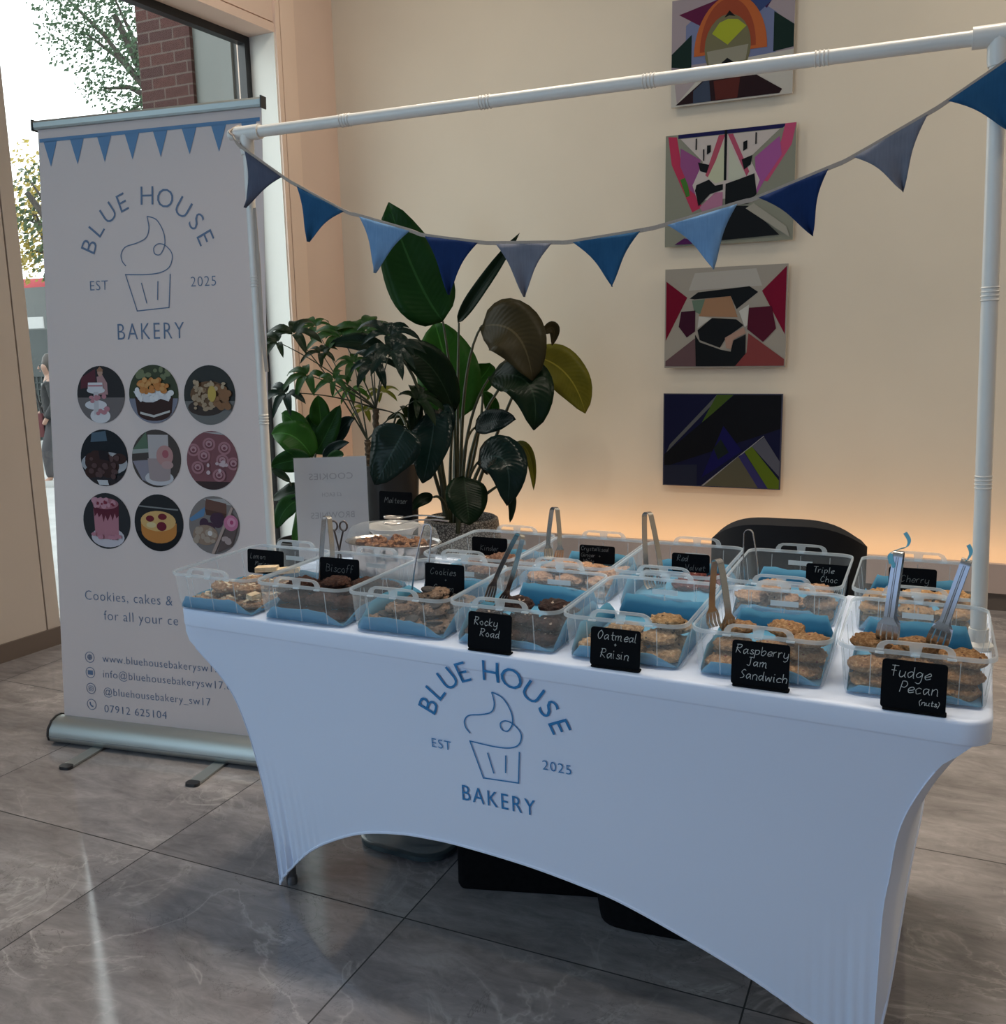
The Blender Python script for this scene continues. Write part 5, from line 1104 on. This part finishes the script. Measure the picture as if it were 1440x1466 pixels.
SCH_CLUSTERS = [((-1.448, 2.5, 1.455), 0.158, 'd', 6, 75, 260), ((-1.476, 2.4, 1.412), 0.111, 'd', 5, 190, 200), ((-1.48, 2.45, 1.139), 0.144, 'b', 6, 215, 250), ((-1.408, 2.55, 1.233), 0.13, 'g', 6, 230, 240), ((-1.344, 2.6, 1.351), 0.107, 'd', 6, 120, 300), ((-1.312, 2.75, 1.437), 0.171, 'g', 7, 110, 280), ((-1.219, 2.85, 1.466), 0.181, 'g', 7, 80, 300), ((-0.975, 2.7, 1.437), 0.165, 'b', 7, 60, 280), ((-1.168, 2.65, 1.292), 0.122, 'g', 7, 200, 320), ((-1.012, 2.6, 1.292), 0.134, 'b', 7, 250, 320), ((-1.193, 2.95, 1.116), 0.105, 'y', 6, 70, 320), ((-1.302, 2.95, 1.011), 0.09, 'y', 5, 220, 260), ((-0.845, 2.75, 1.091), 0.152, 'd', 7, 30, 250), ((-1.203, 2.5, 1.204), 0.097, 'g', 6, 170, 320), ((-1.326, 2.85, 1.13), 0.096, 'l', 6, 260, 260), ((-0.871, 2.55, 1.364), 0.146, 'b', 7, 330, 260), ((-1.558, 2.85, 1.497), 0.121, 'g', 6, 140, 260), ((-0.936, 2.8, 0.979), 0.116, 'd', 6, 200, 260)]
SCH_TRUNKS = [[(-1.094, 2.72, 0.718), (-1.084, 2.72, 0.828), (-1.091, 2.72, 0.945), (-1.087, 2.72, 1.041)], [(-1.116, 2.66, 0.717), (-1.111, 2.66, 0.795), (-1.112, 2.66, 0.873)]]
LOW_LEAVES = [((-1.334, 2.45, 0.794), (-1.413, 2.4, 0.911), (-1.54, 2.38, 0.921), 0.188, 'l', 0.15), ((-1.387, 2.5, 0.813), (-1.46, 2.5, 0.958), (-1.559, 2.5, 1.025), 0.13, 'l', 0.2), ((-1.375, 2.6, 0.943), (-1.374, 2.6, 1.028), (-1.382, 2.6, 1.12), 0.116, 'l', 0.25), ((-1.346, 2.5, 0.807), (-1.279, 2.52, 0.921), (-1.204, 2.55, 1.071), 0.122, 'g', 0.2), ((-1.472, 2.6, 0.831), (-1.44, 2.6, 0.949), (-1.409, 2.65, 1.024), 0.101, 'g', 0.25), ((-1.259, 2.55, 0.842), (-1.232, 2.6, 0.945), (-1.148, 2.6, 0.992), 0.092, 'b', 0.25), ((-1.301, 2.5, 0.789), (-1.216, 2.5, 0.849), (-1.125, 2.5, 0.874), 0.06, 'b', 0.2), ((-1.308, 2.4, 0.789), (-1.408, 2.35, 0.784), (-1.495, 2.3, 0.757), 0.127, 'g', 0.15), ((-1.304, 2.35, 0.638), (-1.382, 2.3, 0.623), (-1.5, 2.3, 0.579), 0.097, 'd', 0.2), ((-1.308, 2.3, 0.589), (-1.373, 2.25, 0.545), (-1.406, 2.2, 0.443), 0.111, 'g', 0.15), ((-1.273, 2.4, 0.632), (-1.314, 2.35, 0.504), (-1.379, 2.3, 0.345), 0.128, 'l', 0.15), ((-1.378, 2.3, 0.679), (-1.443, 2.3, 0.722), (-1.497, 2.3, 0.742), 0.045, 'd', 0.2), ((-1.233, 2.45, 0.748), (-1.176, 2.45, 0.799), (-1.131, 2.45, 0.811), 0.082, 'g', 0.2)]
BIG_LEAVES = [((-0.768, 2.5, 0.962), (-0.81, 2.45, 0.865), (-0.911, 2.4, 0.67), 0.282, 'b', 0.12)]

def leaf_mat(name, c, c2, tr=.12, rough=.32):
    m = M_(name, c, rough, spec=.5); t = NT(m); uv = t.n('ShaderNodeUVMap'); sp = t.n('ShaderNodeSeparateXYZ'); t.l(uv.outputs[0], sp.inputs[0])
    au = t.math('ABSOLUTE', t.math('SUBTRACT', sp.outputs[0], .5)); n = t.noise(t.obj(), 14, 4)
    veins = t.math('SINE', t.math('MULTIPLY', t.math('SUBTRACT', sp.outputs[1], t.math('MULTIPLY', au, .35)), 120))
    col = t.mix(n.outputs[0], c, c2); mid = t.math('LESS_THAN', au, .018)
    col = t.mix(t.math('MULTIPLY', mid, .6), col, tuple(min(1, x * 2.2 + .01) for x in c2)); t.l(col, t.p.inputs['Base Color']); t.bump(veins, .10, .004); t.p.inputs['Specular IOR Level'].default_value = .10
    ts = t.n('ShaderNodeBsdfTranslucent'); t.l(t.mix(.5, col, (.25, .42, .05)), ts.inputs[0]); mx = t.n('ShaderNodeMixShader', i0=tr); t.l(t.p.outputs[0], mx.inputs[1]); t.l(ts.outputs[0], mx.inputs[2]); t.l(mx.outputs[0], t.out.inputs[0])
    return m
LM = {'g': leaf_mat('deep_green_leaf', (.005, .028, .006), (.009, .042, .009)), 'd': leaf_mat('dark_green_leaf', (.002, .009, .0035), (.004, .013, .005), .04), 'l': leaf_mat('bright_green_leaf', (.013, .060, .008), (.026, .098, .015), .2), 'o': leaf_mat('olive_leaf', (.018, .016, .007), (.032, .025, .010), .08, .4),
      'y': leaf_mat('yellow_green_leaf', (.07, .075, .010), (.16, .145, .017), .2), 'b': leaf_mat('glossy_dark_leaf', (.003, .0095, .0085), (.006, .016, .015), .03, .22)}
m_stem = vary('green_stem', (.016, .024, .010), (.035, .042, .016), 18, .5); m_soil = vary('dark_soil', (.02, .014, .010), (.04, .028, .02), 50, .95)
VIEW = Vector((1.7, -1.75, 1.3))
def leaf_geo(mb, b, m, t, w, fold, face, nl=14, nw=6, tipf=1.0):
    b, m, t = Vector(b), Vector(m), Vector(t); c = m * 2 - (b + t) / 2; uvs = mb.uv if mb.uv is not None else []
    L = []
    for i in range(nl + 1):
        s = i / nl; p = b * (1 - s) ** 2 + c * 2 * s * (1 - s) + t * s * s; d = ((c - b) * (1 - s) + (t - c) * s)
        d = d.normalized() if d.length > 1e-6 else Vector((0, 0, 1))
        nrm = (face - d * face.dot(d)); nrm = nrm.normalized() if nrm.length > 1e-4 else d.orthogonal().normalized()
        sd = d.cross(nrm); ww = w / 2 * (sin(pi * min(1, max(0, s)) ** .82) ** .62 if 0 < s < 1 else 0.02)
        row = []
        for j in range(nw + 1):
            q = 2 * j / nw - 1
            row.append(p + sd * q * ww + nrm * (abs(q) * fold * ww + .035 * w * sin(s * 13 + q * 2) * abs(q)))
            uvs.append(((q + 1) / 2, s))
        L.append(row)
    mb.uv = uvs; mb.loops(L, closed=False)
def plant_leaves(e, leaves, off):
    for i, (b, m, t, w, k, fo) in enumerate(leaves):
        r = random.Random(i * 3 + 1); face = (VIEW - Vector(m)).normalized() + Vector((r.uniform(-.35, .35), r.uniform(-.2, .2), r.uniform(.05, .5)))
        mb = MB(); leaf_geo(mb, Vector(b) - off, Vector(m) - off, Vector(t) - off, w, fo, face.normalized())
        o = mb.build('leaf', LM[k], e, True, None); mod(o, 'SOLIDIFY', thickness=.0012, offset=0)
def curve3(b, m, t, n=10):
    b, m, t = Vector(b), Vector(m), Vector(t); c = m * 2 - (b + t) / 2
    return [b * (1 - s) ** 2 + c * 2 * s * (1 - s) + t * s * s for s in [k / n for k in range(n + 1)]]
# bird-of-paradise plant in a patterned pot
c0 = Vector((-.745, 3.05, 0)); bp = empty('potted_plant', c0, 0, 'tall plant with big paddle leaves in a patterned pot by the wall', 'plant')
m_pot = M_('patterned_pot', (.10, .09, .08), .5); _t = NT(m_pot); _v = _t.n('ShaderNodeTexVoronoi', feature='DISTANCE_TO_EDGE'); _v.inputs['Scale'].default_value = 70; _t.l(_t.obj(), _v.inputs['Vector'])
_t.l(_t.ramp(_v.outputs[0], [(.08, (.035, .03, .028)), (.16, (.26, .24, .22))]), _t.p.inputs['Base Color']); _t.bump(_v.outputs[0], .6, .006)
MB().lathe([(.15, 0), (.19, .02), (.225, .16), (.23, .28), (.215, .385), (.20, .395), (.195, .385), (.20, .33)], 48, cap0=True).build('pot', m_pot, bp)
MB().lathe([(.2, .335), (.1, .35), (.001, .352)], 32).build('soil', m_soil, bp)
plant_leaves(bp, BOP_LEAVES, c0)
for b, m, t in BOP_STEMS:
    P = curve3(b, m, t); P[0].z = .34; MB().tube([p - c0 for p in P], [.013 - .007 * k / 10 for k in range(11)], 8).build('stem', m_stem, bp)
# umbrella-leaved plant in a tall black planter
c1 = Vector((-1.005, 2.70, 0)); sp_ = empty('potted_plant', c1, 0, 'umbrella plant with fans of narrow leaflets in a tall black planter', 'plant')
MB().lathe([(.12, 0), (.13, .01), (.165, .70), (.17, .735), (.172, .745), (.16, .745), (.155, .70)], 40, cap0=True).build('planter', M_('black_planter', (.012, .013, .015), .4), sp_)
MB().lathe([(.155, .70), (.08, .715), (.001, .718)], 28).build('soil', m_soil, sp_)
m_trunk = vary('ringed_trunk', (.05, .035, .022), (.12, .085, .055), 60, .9)
tops = []
for T in SCH_TRUNKS:
    P = [Vector(p) for p in T]; P = [Vector((P[0].x, P[0].y, .70))] + P; mb = MB(); Q = smooth_path(P, 8)
    mb.tube([p - c1 for p in Q], [.017 + .003 * sin(k * 2.1) for k in range(len(Q))], 10); mb.build('trunk', m_trunk, sp_); tops.append(P[-1])
for i, (c, r, k, n, ang, fan) in enumerate(SCH_CLUSTERS):
    rr = random.Random(i + 40); c = Vector(c); tp = tops[0] if i % 4 else tops[1]; mid = (tp + c) / 2 + Vector((0, 0, .05 * (c - tp).length))
    MB().tube([p - c1 for p in curve3(tp, mid, c)], [.005 - .0028 * q / 10 for q in range(11)], 7).build('stem', m_stem, sp_)
    out = (c - tp).normalized(); face = (VIEW - c).normalized() * .75 + Vector((0, 0, .8)) + out * .35; face.normalize()
    rt = _R - face * _R.dot(face); rt.normalize(); up = face.cross(rt)
    mb = MB()
    for q in range(n):
        a = radians(ang + (q / max(1, n - 1) - .5) * fan + rr.uniform(-9, 9)); d = rt * cos(a) + up * sin(a); ln = r * rr.uniform(.95, 1.3) * (1.0 if 0 < q < n - 1 else .8)
        tipp = c + d * ln - Vector((0, 0, ln * .28)) + face * ln * .05
        leaf_geo(mb, c + d * .006 - c1, (c + d * ln * .5 + face * ln * .12) - c1, tipp - c1, ln * .34, .18, face, 8, 4)
    mb.build('leaf', LM[k], sp_, True, None)
plant_leaves(sp_, BIG_LEAVES, c1)
b, m, t = BIG_LEAVES[0][:3]; MB().tube([p - c1 for p in curve3((-1.0, 2.7, .71), ((b[0] - 1.0) / 2 - .02, 2.62, 1.0), b)], .006, 8).build('stem', m_stem, sp_)
# low broad-leaved plant near the window
c2 = Vector((-1.40, 2.45, 0)); lp = empty('potted_plant', c2, 0, 'low bright green broad-leaved plant next to the window, behind the banner', 'plant')
MB().lathe([(.12, 0), (.14, .01), (.155, .30), (.16, .34), (.15, .34), (.145, .30)], 36, cap0=True).build('pot', M_('charcoal_pot', (.03, .03, .032), .5), lp)
MB().lathe([(.145, .30), (.07, .31), (.001, .312)], 28).build('soil', m_soil, lp)
plant_leaves(lp, LOW_LEAVES, c2)
for i, (b, m, t, w, k, fo) in enumerate(LOW_LEAVES):
    r0 = random.Random(i); MB().tube([p - c2 for p in curve3(c2 + Vector((r0.uniform(-.05, .05), r0.uniform(-.05, .05), .31)), ((b[0] + c2.x) / 2, (b[1] + c2.y) / 2, .31 + (b[2] - .31) * .6), b)], .005, 7).build('stem', m_stem, lp)
